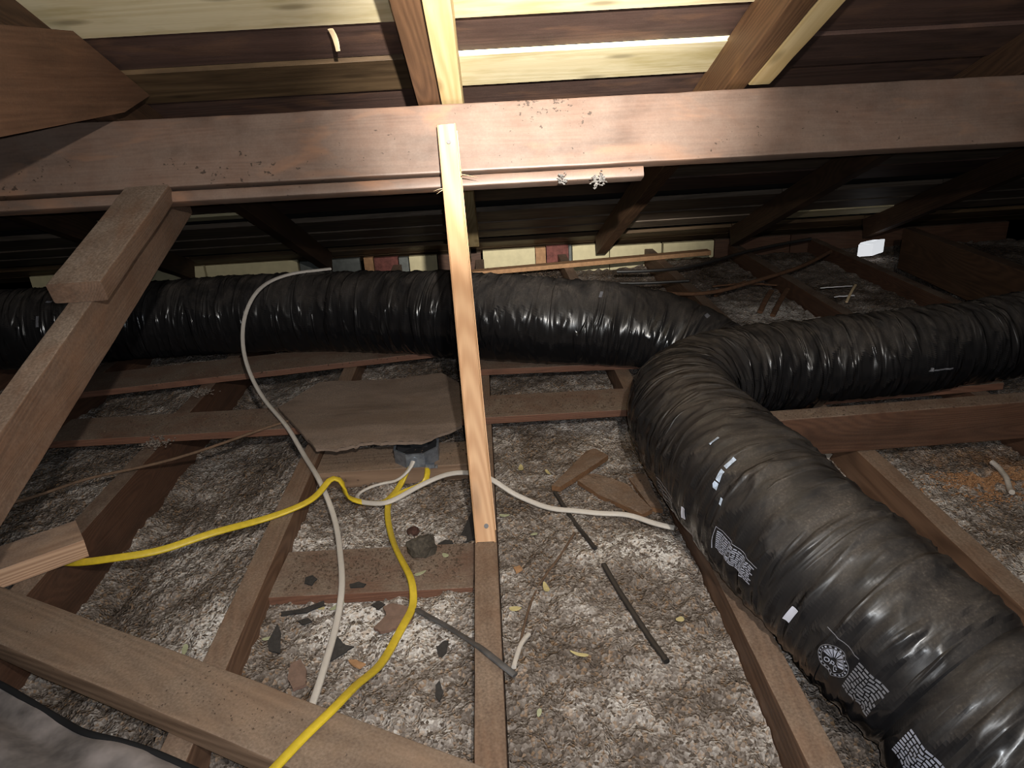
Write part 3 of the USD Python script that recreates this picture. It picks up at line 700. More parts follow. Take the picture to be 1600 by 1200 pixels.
# ------------------------------------------------------------------ eave wall
ew = tag(UsdGeom.Xform.Define(stage, "/World/wall_back").GetPrim(), "low eave wall of cream, grey and reddish blocking under the rafter ends", None, None, "structure")
EY = 3.53


def eave_block(x0, x1, m, z0=-0.12, z1=0.045, y=EY, t=0.03):
    timber("block", (x0, y, (z0 + z1) / 2), (x1, y, (z0 + z1) / 2), (0, 0, 1), t, z1 - z0, m, parent="/World/wall_back", bev=0.002, rough=0.0008)


for x0, x1, m, z1 in ((-2.2, -1.37, "cream_paint", 0.05), (-1.36, -0.92, "cream_paint", 0.050), (-0.91, -0.62, "grey_paint", 0.04), (-0.60, -0.555, "orange_pine", 0.04), (-0.55, -0.435, "red_paint", 0.035), (-0.43, -0.385, "grey_paint", 0.03), (-0.38, -0.245, "cream_paint", 0.032),
                      (-0.24, -0.03, "old_wood", 0.03), (-0.02, 0.235, "cream_paint", 0.036), (0.238, 0.288, "orange_pine", 0.036), (0.292, 0.40, "red_paint", 0.04), (0.402, 0.415, "grey_paint", 0.036), (0.42, 0.60, "cream_paint", 0.034), (0.605, 0.86, "cream_paint", 0.020), (0.87, 1.12, "cream_paint", 0.018),
                      (1.125, 1.5, "old_wood", 0.02), (1.505, 2.6, "old_wood", 0.02)):
    eave_block(x0, x1, m, z1=z1)

# ------------------------------------------------------------------ ducts
FLOOR_PADS = []


class Duct:
    def __init__(self, pts, step, nphi, seed, pitch, folds, floor, helix=0.0016, squash=1.0):
        p = spline(pts, step)
        self.c, self.r = p[:, :3], p[:, 3]
        t = np.gradient(self.c, axis=0)
        self.t = t / np.linalg.norm(t, axis=1, keepdims=True)
        s = np.cross(self.t, V(0, 0, 1))
        self.s = s / np.linalg.norm(s, axis=1, keepdims=True)
        self.n = np.cross(self.s, self.t)
        self.u = np.r_[0, np.cumsum(np.linalg.norm(np.diff(self.c, axis=0), axis=1))]
        dt = np.gradient(self.t, axis=0) / np.gradient(self.u)[:, None]
        self.k = dt
        self.seed, self.pitch, self.folds, self.floor, self.helix, self.nphi = seed, pitch, folds, floor, helix, nphi

    def at(self, u, phi, off=0.0):
        u, phi = np.broadcast_arrays(np.asarray(u, float), np.asarray(phi, float))
        I = lambda a: np.stack([np.interp(u, self.u, a[:, i]) for i in range(3)], -1)
        c, s, n, k = I(self.c), I(self.s), I(self.n), I(self.k)
        r = np.interp(u, self.u, self.r)
        d = np.cos(phi)[..., None] * n + np.sin(phi)[..., None] * s
        inner = np.clip((d * k).sum(-1) * 0.13, -1, 1.4)            # >0 on the inside of a bend
        ph = np.stack([u * 17, np.cos(phi) * 1.4, np.sin(phi) * 1.4], -1)
        fold = meshkit.fbm(ph, 2, self.seed) - 0.5
        fold2 = meshkit.fbm(np.stack([u * 60 + 0.9 * phi, np.cos(phi) * 1.1 + 5, np.sin(phi) * 1.1], -1), 2, self.seed + 3)
        ridge = 1 - np.abs(2 * fold2 - 1)
        hx = 2 * np.pi * (u / self.pitch) + phi
        w = self.helix * (0.3 + 0.9 * meshkit.noise(np.stack([u * 6, np.cos(phi), np.sin(phi)], -1), self.seed + 11)) * (np.abs(np.sin(hx / 2)) - 0.6) + self.folds * (fold * 1.2 + 0.9 * (ridge ** 4 - 0.35))
        # big buckles where the hose bends tightly
        b = np.clip(inner, 0, 1.4)
        w = w + b * 0.011 * (np.abs(np.sin(u * np.pi / 0.045 + 1.4 * np.sin(phi * 2 + self.seed))) - 0.75)
        low = meshkit.fbm(np.stack([u * 5, np.cos(phi) * 0.9 + 3, np.sin(phi) * 0.9], -1), 2, self.seed + 8) - 0.5
        w = w + 0.010 * low
        v = c + d * (r + w + off)[..., None]
        fz = self.floor(v[..., 0], v[..., 1])
        e = 0.02
        dz = v[..., 2] - fz
        v[..., 2] = fz + np.where(dz > e, dz, e * np.exp(np.clip((dz - e) / e, -6, 0))) + off * (dz < e)
        return v

    def build(self, u0=None, u1=None, flare=None):
        us = self.u if u0 is None else self.u[(self.u >= u0) & (self.u <= u1)]
        ph = np.linspace(-np.pi, np.pi, self.nphi + 1)
        U, P = np.meshgrid(us, ph, indexing="ij")
        v = self.at(U, P, 0.0 if flare is None else flare(U, P))
        m, k = v.shape[:2]
        i = np.arange(m * k).reshape(m, k)
        f = np.stack([i[:-1, :-1], i[:-1, 1:], i[1:, 1:], i[1:, :-1]], -1).reshape(-1, 4)
        vv = v.reshape(-1, 3)
        uv = np.stack([U, P / (2 * np.pi)], -1).reshape(-1, 2)
        tr = np.vstack([f[:, [0, 1, 2]], f[:, [0, 2, 3]]])
        nr = np.cross(vv[tr[:, 1]] - vv[tr[:, 0]], vv[tr[:, 2]] - vv[tr[:, 0]])
        cen = np.interp(np.repeat(us, k), self.u, np.arange(len(self.u)))
        out = vv[tr[:, 0]] - np.stack([np.interp(np.repeat(us, k)[tr[:, 0]], self.u, self.c[:, j]) for j in range(3)], -1)
        if (nr * out).sum() < 0:
            tr = tr[:, ::-1]
        return vv, tr, uv


def floor_far(x, y):
    x = np.asarray(x, float)
    z = np.full(x.shape, 0.004)
    z = np.where(x < -0.18, 0.0235, z)
    z = np.where((x > -0.08) & (x < 0.50), 0.0235, z)
    return np.where(x > 0.52, -0.12, z)


def floor_near(x, y):
    x, y = np.asarray(x, float), np.asarray(y, float)
    base = np.where((x > 0.386) & (x < 0.762), -0.105, 0.004)
    base = np.where(y > 1.46, 0.004, base)
    base = np.where((x > 0.78) & (y > 1.5), 0.0235, base)
    return base


ductA = Duct([(-2.3, 2.33, 0.15, 0.128), (-1.95, 2.30, 0.142, 0.13), (-1.56, 2.26, 0.138, 0.130), (-1.15, 2.285, 0.13, 0.130), (-0.763, 2.275, 0.132, 0.130), (-0.334, 2.195, 0.136, 0.131), (0.0, 2.07, 0.134, 0.131), (0.20, 2.01, 0.122, 0.130),
              (0.40, 1.968, 0.098, 0.129), (0.55, 1.915, 0.058, 0.126), (0.655, 1.82, 0.0, 0.112), (0.69, 1.72, -0.05, 0.085), (0.70, 1.64, -0.075, 0.055)], 0.006, 128, 4, 0.042, 0.0055, floor_far)
dA = empty("flexible_duct", "black film-wrapped duct running left to right behind the upright batten", "duct")
v, f, uv = ductA.build()
mesh("jacket", (v, f), "duct_film", dA.GetPath(), smooth=True, uv=uv)
ductB = Duct([(2.35, 1.93, 0.13, 0.108), (1.95, 1.83, 0.125, 0.107), (1.55, 1.735, 0.120, 0.106), (1.25, 1.665, 0.118, 0.106), (1.0, 1.622, 0.114, 0.106), (0.80, 1.615, 0.108, 0.106), (0.64, 1.592, 0.108, 0.107), (0.50, 1.53, 0.115, 0.110), (0.41, 1.425, 0.122, 0.114), (0.382, 1.30, 0.124, 0.118),
              (0.390, 1.16, 0.124, 0.119), (0.405, 1.03, 0.126, 0.12), (0.430, 0.91, 0.118, 0.12), (0.470, 0.80, 0.094, 0.12), (0.512, 0.705, 0.066, 0.12), (0.553, 0.620, 0.035, 0.12), (0.60, 0.52, 0.01, 0.12), (0.66, 0.38, -0.005, 0.12)], 0.005, 144, 9, 0.042, 0.0062, floor_near)
dB = empty("flexible_duct", "black film-wrapped duct that bends sharply and runs towards the lower right corner", "duct")
v, f, uv = ductB.build(0.0, 2.862, lambda U, P: -0.020 * np.clip((U - 2.815) / 0.045, 0, 1) ** 2)
mesh("jacket", (v, f), "duct_film", dB.GetPath(), smooth=True, uv=uv)
v, f, uv = ductB.build(2.834, 9.0, lambda U, P: -0.016 * np.exp(-((U - 2.834) / 0.016) ** 2) + 0.010 * np.clip((U - 2.84) / 0.05, 0, 1))
mesh("jacket", (v, f), "duct_film", dB.GetPath(), smooth=True, uv=uv)


def wrap(D, u0, p0, parts, off, lift=0.0):
    """Bends flat shapes (x along the duct, y round it upwards) onto the duct's surface."""
    vs, fs, n = [], [], 0
    for t in parts:
        t = t.subdivide_to_size(0.006)
        x, y, z = t.vertices.T
        ext = 0.010 * np.clip((u0 + x - 2.84) / 0.05, 0, 1) if lift else 0.0
        vs.append(D.at(u0 + x, p0 - y / 0.12, off + z + ext))
        fs.append(np.array(t.faces) + n)
        n += len(t.vertices)
    v, f = np.vstack(vs), np.vstack(fs)
    return v, f


def flat(x0, y0, x1, y1, skew=0.0):
    p = Polygon([(x0, y0), (x1, y0), (x1 + skew, y1), (x0 + skew, y1)])
    return trimesh.creation.extrude_polygon(p, 0.0004, engine="earcut")


def rows_of_words(w, h, n, seed, x0=0.0, y0=0.0):
    r = np.random.default_rng(seed)
    out, dy = [], h / n
    for i in range(n):
        x = 0.0
        while x < w - 0.003:
            l = r.uniform(0.003, 0.010)
            out.append(flat(x0 + x, y0 - i * dy, x0 + min(w, x + l), y0 - i * dy - dy * 0.55))
            x += l + 0.0014
    return out


OFF = 0.0012
seal = []
ring_ = lambda a, b: trimesh.creation.annulus(a, b, 0.0004, sections=48)
mesh("printed_seal", wrap(ductB, 2.761, 1.45, [ring_(0.0192, 0.0200), ring_(0.0148, 0.0155)], OFF), "grey_print", dB.GetPath(), smooth=False)
for i in range(9):
    a0, a1 = np.pi * (0.02 + i / 9.2), np.pi * (0.02 + (i + 0.78) / 9.2)
    aa = np.linspace(a0, a1, 5)
    pts_ = [(0.0035 * np.cos((a0 + a1) / 2), 0.0035 * np.sin((a0 + a1) / 2) + 0.0005)] + [(0.0140 * np.cos(a), 0.0140 * np.sin(a) + 0.0005) for a in aa]
    seal.append(trimesh.creation.extrude_polygon(Polygon(pts_), 0.0004, engine="earcut"))
tm = meshkit.text_mesh("OPC", 0.0068, 0.0004, bold=True)
tm.apply_translation([-tm.bounds[:, 0].mean(), -0.0088, 0])
seal.append(tm)
for i in range(20):
    a = i * 2 * np.pi / 20
    t = flat(-0.0011, -0.0010, 0.0011, 0.0010)
    t.apply_transform(trimesh.transformations.rotation_matrix(a, [0, 0, 1]))
    t.apply_translation([-0.0173 * np.sin(a), 0.0173 * np.cos(a), 0])
    seal.append(t)
mesh("printed_seal", wrap(ductB, 2.761, 1.45, seal, OFF), "white_print", dB.GetPath(), smooth=False)
mesh("printed_line", wrap(ductB, 2.735, 1.20, [flat(0, 0, 0.046, 0.0010)], OFF), "grey_print", dB.GetPath(), smooth=False)
mesh("printed_text", wrap(ductB, 2.548, 1.38, rows_of_words(0.072, 0.034, 9, 5) + [flat(-0.004, 0.004, 0.075, 0.0047), flat(-0.004, -0.036, -0.0033, 0.004)], OFF), "white_print", dB.GetPath(), smooth=False)
mesh("printed_text", wrap(ductB, 2.783, 1.22, rows_of_words(0.040, 0.050, 10, 6), OFF), "grey_print", dB.GetPath(), smooth=False)
mesh("printed_text", wrap(ductB, 2.862, 1.28, rows_of_words(0.055, 0.044, 9, 8), OFF, 1.0), "white_print", dB.GetPath(), smooth=False)
mesh("printed_line", wrap(ductB, 2.335, 1.72, [flat(0, -0.009 * i, 0.075, -0.009 * i - 0.0012) for i in range(4)], OFF), "grey_print", dB.GetPath(), smooth=False)
for u_, p_, l_, w_ in ((2.452, 1.60, 0.008, 0.024), (2.684, 1.33, 0.009, 0.028)):
    mesh("white_mark", wrap(ductB, u_, p_, [flat(0, -w_, l_, 0, 0.004)], OFF), "white_patch", dB.GetPath(), smooth=False)
for u_, p_, l_, w_ in ((2.446, 0.50, 0.006, 0.018), (2.500, 0.55, 0.006, 0.020), (2.504, 0.76, 0.007, 0.017), (2.508, 0.92, 0.006, 0.010), (2.530, 1.02, 0.004, 0.010)):
    mesh("tape_tatter", wrap(ductB, u_, p_, [flat(0, -w_, l_, 0, -0.003)], 0.002), "tape_film", dB.GetPath(), smooth=False)
mesh("printed_line", wrap(ductB, 1.34, -1.60, [flat(0, 0, 0.055, 0.004), flat(0.045, -0.006, 0.05, 0.0)], OFF), "grey_print", dB.GetPath(), smooth=False)
for u_, p_, l_, w_ in ((2.930, 0.18, 0.010, 0.016), (2.648, 0.42, 0.008, 0.020), (0.925, 1.00, 0.008, 0.030), (0.950, 0.62, 0.018, 0.006)):
    mesh("white_mark", wrap(ductA, u_, p_, [flat(0, -w_, l_, 0, 0.003)], OFF), "grey_print", dA.GetPath(), smooth=False)

# ------------------------------------------------------------------ cables
def cable(name, pts, a, b, mat, label, side=None, step=0.012, cat="cable", twist=None, power=2.6):
    p = spline(pts, step)
    s = side
    if twist is not None:
        t = np.gradient(p, axis=0)
        t /= np.linalg.norm(t, axis=1, keepdims=True)
        h = np.cross(t, V(0, 0, 1))
        h /= np.linalg.norm(h, axis=1, keepdims=True) + 1e-9
        n = np.cross(h, t)
        ang = np.interp(np.linspace(0, 1, len(p)), np.linspace(0, 1, len(twist)), np.radians(twist))
        s = np.cos(ang)[:, None] * h + np.sin(ang)[:, None] * n
    m = mesh(name, sweep(p, a, b, 12, s, power=power), mat, smooth=40)
    return tag(m, label, cat)


cable("white_cable", [(-0.50, 2.30, 0.262), (-0.542, 2.27, 0.266), (-0.592, 2.235, 0.270), (-0.648, 2.18, 0.266), (-0.684, 2.10, 0.247), (-0.701, 2.03, 0.207), (-0.696, 1.95, 0.156), (-0.668, 1.865, 0.110), (-0.605, 1.755, 0.056), (-0.513, 1.615, 0.030), (-0.446, 1.49, 0.0095), (-0.388, 1.37, 0.008), (-0.357, 1.303, -0.012), (-0.335, 1.241, -0.024), (-0.311, 1.146, -0.027), (-0.292, 1.05, -0.028), (-0.288, 0.969, -0.037), (-0.289, 0.89, -0.038), (-0.292, 0.80, -0.036), (-0.297, 0.74, -0.035)],
      0.0058, 0.0042, "white_sheath", "white cable looping off the top of the far duct and down to the diagonal plank", twist=[10, 20, 30, 20, 10, 0, 0])
cable("yellow_cable", [(-0.90, 1.19, -0.012), (-0.82, 1.165, -0.012), (-0.762, 1.148, -0.002), (-0.722, 1.15, 0.0), (-0.65, 1.171, -0.004), (-0.59, 1.205, -0.004), (-0.547, 1.223, -0.002), (-0.475, 1.238, 0.006), (-0.43, 1.26, 0.0085), (-0.395, 1.279, 0.014), (-0.368, 1.323, 0.022), (-0.350, 1.345, 0.028), (-0.338, 1.346, 0.020), (-0.334, 1.346, 0.002), (-0.328, 1.353, -0.025), (-0.308, 1.358, -0.04), (-0.285, 1.358, -0.046), (-0.262, 1.357, -0.047), (-0.243, 1.385, -0.048), (-0.228, 1.425, -0.044), (-0.216, 1.440, -0.028), (-0.206, 1.443, -0.013)],
      0.0072, 0.0035, "yellow_sheath", "yellow flat cable arching over a joist from the pale stud to the metal box", twist=[-40, -40, -40, -40, -35, -20, -10, -10, -10, 0])
cable("yellow_cable", [(-0.165, 1.441, -0.014), (-0.167, 1.437, -0.030), (-0.174, 1.430, -0.044), (-0.190, 1.415, -0.047), (-0.219, 1.394, -0.046), (-0.241, 1.367, -0.044), (-0.245, 1.329, -0.042), (-0.228, 1.231, -0.042), (-0.208, 1.160, -0.034), (-0.184, 1.096, -0.031), (-0.168, 1.042, -0.030), (-0.165, 1.005, -0.038), (-0.171, 0.96, -0.032), (-0.186, 0.897, -0.026), (-0.2, 0.83, -0.008), (-0.216, 0.775, 0.018), (-0.236, 0.707, 0.043), (-0.262, 0.667, 0.0445), (-0.289, 0.622, 0.0445), (-0.32, 0.57, 0.046)],
      0.0068, 0.0035, "yellow_sheath", "yellow flat cable running from under the metal box towards the viewer over the diagonal plank", twist=[70, 40, 30, 40, 20, 10, 0, -5, -10, -10])
cable("white_cable", [(-0.196, 1.446, 0.002), (-0.201, 1.437, -0.006), (-0.222, 1.425, -0.024), (-0.235, 1.425, -0.032), (-0.257, 1.429, -0.038), (-0.298, 1.413, -0.040), (-0.317, 1.391, -0.042), (-0.314, 1.368, -0.042), (-0.289, 1.35, -0.040), (-0.246, 1.333, -0.032), (-0.2, 1.358, -0.024), (-0.152, 1.383, -0.014), (-0.116, 1.382, -0.002), (-0.066, 1.366, 0.0065), (-0.013, 1.320, 0.0065), (0.019, 1.309, -0.015), (0.057, 1.293, -0.030), (0.095, 1.272, -0.036), (0.145, 1.255, -0.036), (0.195, 1.239, -0.036), (0.246, 1.226, -0.036), (0.288, 1.193, -0.036), (0.325, 1.17, -0.036)],
      0.0056, 0.0034, "white_sheath", "white flat cable curling from the metal box across a joist to the near duct", twist=[-10, -20, -30, -30, -30, -30, -30, -30, -30, -30, -20])
cable("thin_rod", [(-1.08, 1.29, 0.045), (-0.995, 1.335, 0.032), (-0.915, 1.425, 0.022), (-0.804, 1.491, 0.014), (-0.684, 1.565, 0.014), (-0.549, 1.641, 0.0265), (-0.50, 1.67, 0.028)], 0.0032, 0.0032, "twig_brown", "thin brown wire crossing the left bays towards the plywood scrap", cat="wire")
def on_ins(pts, h):
    return [(x, y, float(ins_z(np.array([x]), np.array([y]))[0]) + h) for x, y in pts]


cable("black_rod", on_ins([(0.172, 1.074), (0.186, 1.01), (0.200, 0.95), (0.214, 0.89), (0.227, 0.832)], 0.006), 0.0048, 0.0042, "black_plastic", "straight black rod lying on the insulation in the centre bay", cat="rod")
cable("black_rod", on_ins([(0.111, 1.338), (0.125, 1.285), (0.142, 1.225), (0.150, 1.18), (0.164, 1.121)], 0.004), 0.0042, 0.0036, "black_plastic", "short black rod passing under the white cable beside the wood offcuts", cat="rod")
cable("grey_strip", [(-0.158, 0.992, -0.040), (-0.135, 0.965, -0.034), (-0.112, 0.939, -0.028), (-0.071, 0.882, -0.012), (-0.045, 0.838, 0.0045), (-0.02, 0.805, 0.0065), (0.0, 0.785, 0.002)], 0.0062, 0.003, "grey_cable", "dark grey flat strip rising from the insulation onto the middle joist", cat="strip", twist=[20, 30, 20])
cable("white_offcut", on_ins([(0.026, 0.918), (0.016, 0.900), (0.008, 0.878), (-0.001, 0.842)], 0.005), 0.004, 0.0035, "white_sheath", "short stub of white cable beside the end of the grey strip", cat="cable")
cable("dried_twig", on_ins([(0.133, 1.179), (0.094, 1.114), (0.061, 1.062), (0.021, 0.941), (0.003, 0.85)], 0.004), 0.0022, 0.0022, "twig_brown", "thin grey-brown plant stem beside the middle joist", cat="stem")

# ------------------------------------------------------------------ metal box
jb = empty("junction_box", "octagonal galvanised metal cable box hanging under the plywood scrap", "junction box", (-0.191, 1.497, -0.0148))
R_ = 0.052
ang = np.pi / 8 + np.arange(8) * np.pi / 4
op = Polygon(np.stack([R_ * np.cos(ang), R_ * np.sin(ang)], 1)).buffer(0.004).buffer(-0.002)
ring = op.difference(op.buffer(-0.0018))
body = trimesh.creation.extrude_polygon(ring, 0.032, engine="earcut")
rim = trimesh.creation.extrude_polygon(op.buffer(0.0012).difference(op.buffer(-0.004)), 0.0016, engine="earcut")
rim.apply_translation([0, 0, 0.032])
mesh("body", trimesh.util.concatenate([body, rim]), "galvanised", jb.GetPath(), smooth=25)
ib = trimesh.creation.extrude_polygon(op.buffer(-0.0022), 0.001, engine="earcut")
mesh("inside", ib, "box_inside", jb.GetPath(), smooth=False)
il = trimesh.creation.extrude_polygon(op.buffer(-0.0021).difference(op.buffer(-0.0027)), 0.031, engine="earcut")
mesh("lining", il, "box_inside", jb.GetPath(), smooth=25)
ear = []
for a in (-0.6, 0.0):
    s_ = trimesh.creation.cylinder(0.0032, 0.008, sections=12)
    s_.apply_transform(trimesh.transformations.rotation_matrix(np.pi / 2, [1, 0, 0]))
    s_.apply_translation([0.030 + 0.026 * (a + 0.6), -0.051 + 0.004 * a, 0.000])
    mesh("clamp_screw", s_, "screw_steel", jb.GetPath(), smooth=30)
kn = trimesh.creation.annulus(0.008, 0.0098, 0.0012, sections=24)
kn.apply_transform(trimesh.transformations.rotation_matrix(np.pi / 2, [1, 0, 0]))
kn.apply_translation([-0.004, -0.0500, 0.017])
mesh("knockout", kn, "galvanised", jb.GetPath(), smooth=30)
cl = trimesh.creation.box([0.02, 0.008, 0.010])
cl.apply_translation([0.032, -0.051, 0.003])
mesh("cable_clamp", cl, "galvanised", jb.GetPath(), smooth=False)

# ------------------------------------------------------------------ debris on the insulation
def z_at(x, y):
    return float(ins_z(np.array([float(x)]), np.array([float(y)]))[0])


def shard(name, pts, mat, label, cat, h=0.002, lift=0.003, z=None, tilt=(0, 0), group=None, curl=0.0, seg=0.006, smooth=25):
    """A flat torn piece: outline in metres on the ground, its own thickness, lying on the insulation or at height z."""
    pts = np.array(pts, float)
    c = pts.mean(0)
    p = Polygon(pts - c).segmentize(seg)
    t = trimesh.creation.extrude_polygon(p, h, engine="earcut").subdivide_to_size(seg * 2)
    v = np.array(t.vertices)
    jag = (meshkit.noise(np.c_[v[:, :2] + c, v[:, 0] * 0] * 160, 5) - 0.5) * min(seg * 0.6, 0.0035)
    v[:, :2] *= 1 + (jag / (np.linalg.norm(v[:, :2], axis=1) + 0.004))[:, None]
    v[:, 2] += v[:, 0] * tilt[0] + v[:, 1] * tilt[1] + curl * (v[:, 0] ** 2 + v[:, 1] ** 2) + (meshkit.noise(np.c_[v[:, :2] + c, v[:, 0] * 0] * 60, 7) - 0.5) * min(h, 0.0025) * 0.8
    base = z if z is not None else max(z_at(*(c + o)) for o in (V(0, 0), V(0.006, 0), V(-0.006, 0), V(0, 0.006), V(0, -0.006))) + lift
    pr = mesh(name, (v, np.array(t.faces)), mat, smooth=smooth)
    UsdGeom.Xformable(pr).AddTranslateOp().Set(Gf.Vec3d(float(c[0]), float(c[1]), base))
    return tag(pr, label, cat, group)


def lump(name, loc, size, mat, label, cat, seed=1, sub=3, rough=0.35, group=None, flat_=1.0):
    t = trimesh.creation.icosphere(sub, 1.0)
    v = np.array(t.vertices)
    v *= (1 + rough * 2 * (meshkit.fbm(v * 1.6 + seed * 7.7, 3, seed) - 0.5))[:, None]
    v = v * np.asarray(size)[None]
    v[:, 2] = np.maximum(v[:, 2], -size[2] * 0.5)
    pr = mesh(name, (v, np.array(t.faces)), mat, smooth=22)
    UsdGeom.Xformable(pr).AddTranslateOp().Set(Gf.Vec3d(*map(float, loc)))
    return tag(pr, label, cat, group)


NOG = -0.0372
lump("stone", (-0.160, 1.150, NOG + 0.012), (0.027, 0.022, 0.024), "dark_rock", "dark angular lump on the low board beside the yellow cable", "lump", 3, 2, 0.6)
lump("stone", (-0.188, 1.262, z_at(-0.188, 1.262) + 0.007), (0.013, 0.012, 0.010), "dark_red_nodule", "round reddish-brown nodule above the dark lump", "lump", 8, 3, 0.25)
FELT = "torn roofing felt scraps"
shard("felt_scrap", [(-0.402, 1.158), (-0.390, 1.166), (-0.379, 1.155), (-0.386, 1.138), (-0.398, 1.145)], "tar_felt", "small black felt scrap by the left joist at the end of the low board", "felt scrap", group=FELT)
shard("felt_scrap", [(-0.400, 0.955), (-0.390, 0.985), (-0.380, 0.965), (-0.374, 0.930), (-0.395, 0.940)], "tar_felt", "upright black felt scrap against the left joist, below the long sliver", "felt scrap", group=FELT, tilt=(0.2, 0.3))
shard("felt_scrap", [(-0.296, 0.942), (-0.285, 0.950), (-0.270, 0.934), (-0.256, 0.930), (-0.272, 0.918), (-0.296, 0.905)], "tar_felt", "dark pointed felt scrap tucked beside the white cable", "felt scrap", group=FELT, tilt=(0.0, 0.25))
shard("felt_scrap", [(-0.396, 1.024), (-0.36, 1.028), (-0.325, 1.046), (-0.322, 1.034), (-0.350, 1.018), (-0.392, 1.014)], "tar_felt", "long thin black felt sliver left of the white cable", "felt scrap", group=FELT)
shard("felt_scrap", [(-0.122, 0.912), (-0.108, 0.920), (-0.102, 0.918), (-0.106, 0.895), (-0.116, 0.885)], "tar_felt", "black triangular felt scrap left of the grey strip", "felt scrap", group=FELT, tilt=(0.3, 0.2))
shard("felt_scrap", [(-0.119, 0.832), (-0.113, 0.838), (-0.107, 0.818), (-0.112, 0.805), (-0.119, 0.815)], "tar_felt", "small dark felt scrap nearest the diagonal plank", "felt scrap", group=FELT, tilt=(0.3, 0.2))
shard("felt_scrap", [(-0.366, 1.095), (-0.354, 1.100), (-0.344, 1.088), (-0.350, 1.072), (-0.364, 1.078)], "tar_felt", "small dark felt scrap on the left part of the low board", "felt scrap", group=FELT, z=NOG + 0.002)
shard("felt_scrap", [(-0.283, 1.066), (-0.266, 1.072), (-0.252, 1.064), (-0.256, 1.056), (-0.280, 1.056)], "tar_felt", "small dark felt scrap on the low board right of the white cable", "felt scrap", group=FELT, z=NOG + 0.002)
shard("felt_scrap", [(-0.240, 1.026), (-0.228, 1.034), (-0.216, 1.024), (-0.226, 1.012)], "tar_felt", "small dark felt scrap in front of the low board, above the brown flake", "felt scrap", group=FELT)
shard("felt_scrap", [(-0.362, 1.002), (-0.345, 1.008), (-0.336, 0.998), (-0.350, 0.990)], "tar_felt", "small blue-black felt scrap just below the long sliver", "felt scrap", group=FELT)
shard("felt_scrap", [(-0.068, 1.275), (-0.060, 1.285), (-0.060, 1.185), (-0.100, 1.185), (-0.088, 1.215)], "tar_felt", "large black triangular felt scrap beside the foot of the upright batten", "felt scrap", group=FELT, lift=0.004, tilt=(0.35, 0.05))
shard("felt_scrap", [(-0.132, 1.188), (-0.118, 1.200), (-0.104, 1.192), (-0.102, 1.184), (-0.130, 1.183)], "tar_felt", "small black felt scrap behind the low board, right of the dark lump", "felt scrap", group=FELT, lift=0.006)
shard("bark_flake", [(-0.217, 1.008), (-0.200, 1.015), (-0.160, 0.995), (-0.165, 0.965), (-0.190, 0.952), (-0.214, 0.944), (-0.226, 0.958), (-0.208, 0.985)], "red_chip", "large reddish-brown flake lying under the yellow cable", "flake", h=0.005, lift=0.004)
shard("bark_flake", [(-0.352, 0.905), (-0.338, 0.915), (-0.324, 0.890), (-0.318, 0.860), (-0.335, 0.850), (-0.350, 0.875)], "red_chip", "narrow brown flake near the lower end of the white cable", "flake", h=0.005, lift=0.004)
shard("wood_offcut", [(0.105, 1.345), (0.122, 1.335), (0.245, 1.450), (0.222, 1.492), (0.200, 1.487)], "offcut_wood", "upper brown wood offcut lying beside the near duct, pointing up right", "offcut", h=0.012, lift=0.004, seg=0.02, tilt=(0.06, -0.02))
shard("wood_offcut", [(0.172, 1.392), (0.205, 1.402), (0.268, 1.345), (0.298, 1.240), (0.274, 1.226), (0.198, 1.315), (0.165, 1.375)], "offcut_wood", "lower brown wood offcut with splintered left edge beside the near duct", "offcut", h=0.010, lift=0.003, seg=0.02)
shard("wood_offcut", [(0.275, 1.405), (0.318, 1.400), (0.322, 1.250), (0.300, 1.262)], "offcut_wood", "narrow dark wood offcut hidden against the near duct", "offcut", h=0.010, lift=0.004, seg=0.02)
shard("orange_flake", [(0.010, 1.085), (0.022, 1.09), (0.026, 1.078), (0.014, 1.070)], "orange_pine", "small orange wood flake just right of the middle joist", "flake", h=0.003)
shard("orange_flake", [(-0.262, 0.905), (-0.248, 0.903), (-0.232, 0.893), (-0.240, 0.885), (-0.252, 0.892)], "orange_pine", "small orange flake left of the yellow cable bend", "flake", h=0.003)

LEAF = [(0.008, 0.975, 0, "pale yellow leaf flake touching the right side of the middle joist"), (0.063, 1.025, 0, "yellow leaf flake left of the long black rod"), (0.055, 1.19, 1, "greenish leaf flake beside the dried twig"), (0.105, 1.43, 0, "broad pale leaf flake left of the upper wood offcut"),
        (-0.158, 1.085, 1, "greenish leaf flake on the low board right of the yellow cable"), (-0.115, 1.135, 1, "thin green leaf flake on the low board near the upright batten"), (-0.30, 1.03, 1, "pale green leaf flake on the front edge of the low board"), (-0.33, 1.035, 0, "yellow leaf flake in front of the low board left of the white cable"),
        (0.20, 1.46, 0, "yellow leaf flake hidden between the wood offcuts and the far board"), (0.10, 0.86, 0, "yellow leaf flake below the dried twig"), (0.03, 0.76, 1, "green leaf flake below the white cable stub"), (0.0, 1.25, 1, "green leaf flake right of the batten's foot"), (0.045, 1.46, 0, "yellow leaf flake right of the middle joist near the far board"),
        (0.27, 0.92, 0, "yellow leaf flake right of the long black rod"), (-0.55, 0.98, 1, "green leaf flake on the white fluff left of the weathered joist"), (-0.40, 0.965, 1, "green leaf flake curled against the upright felt scrap")]
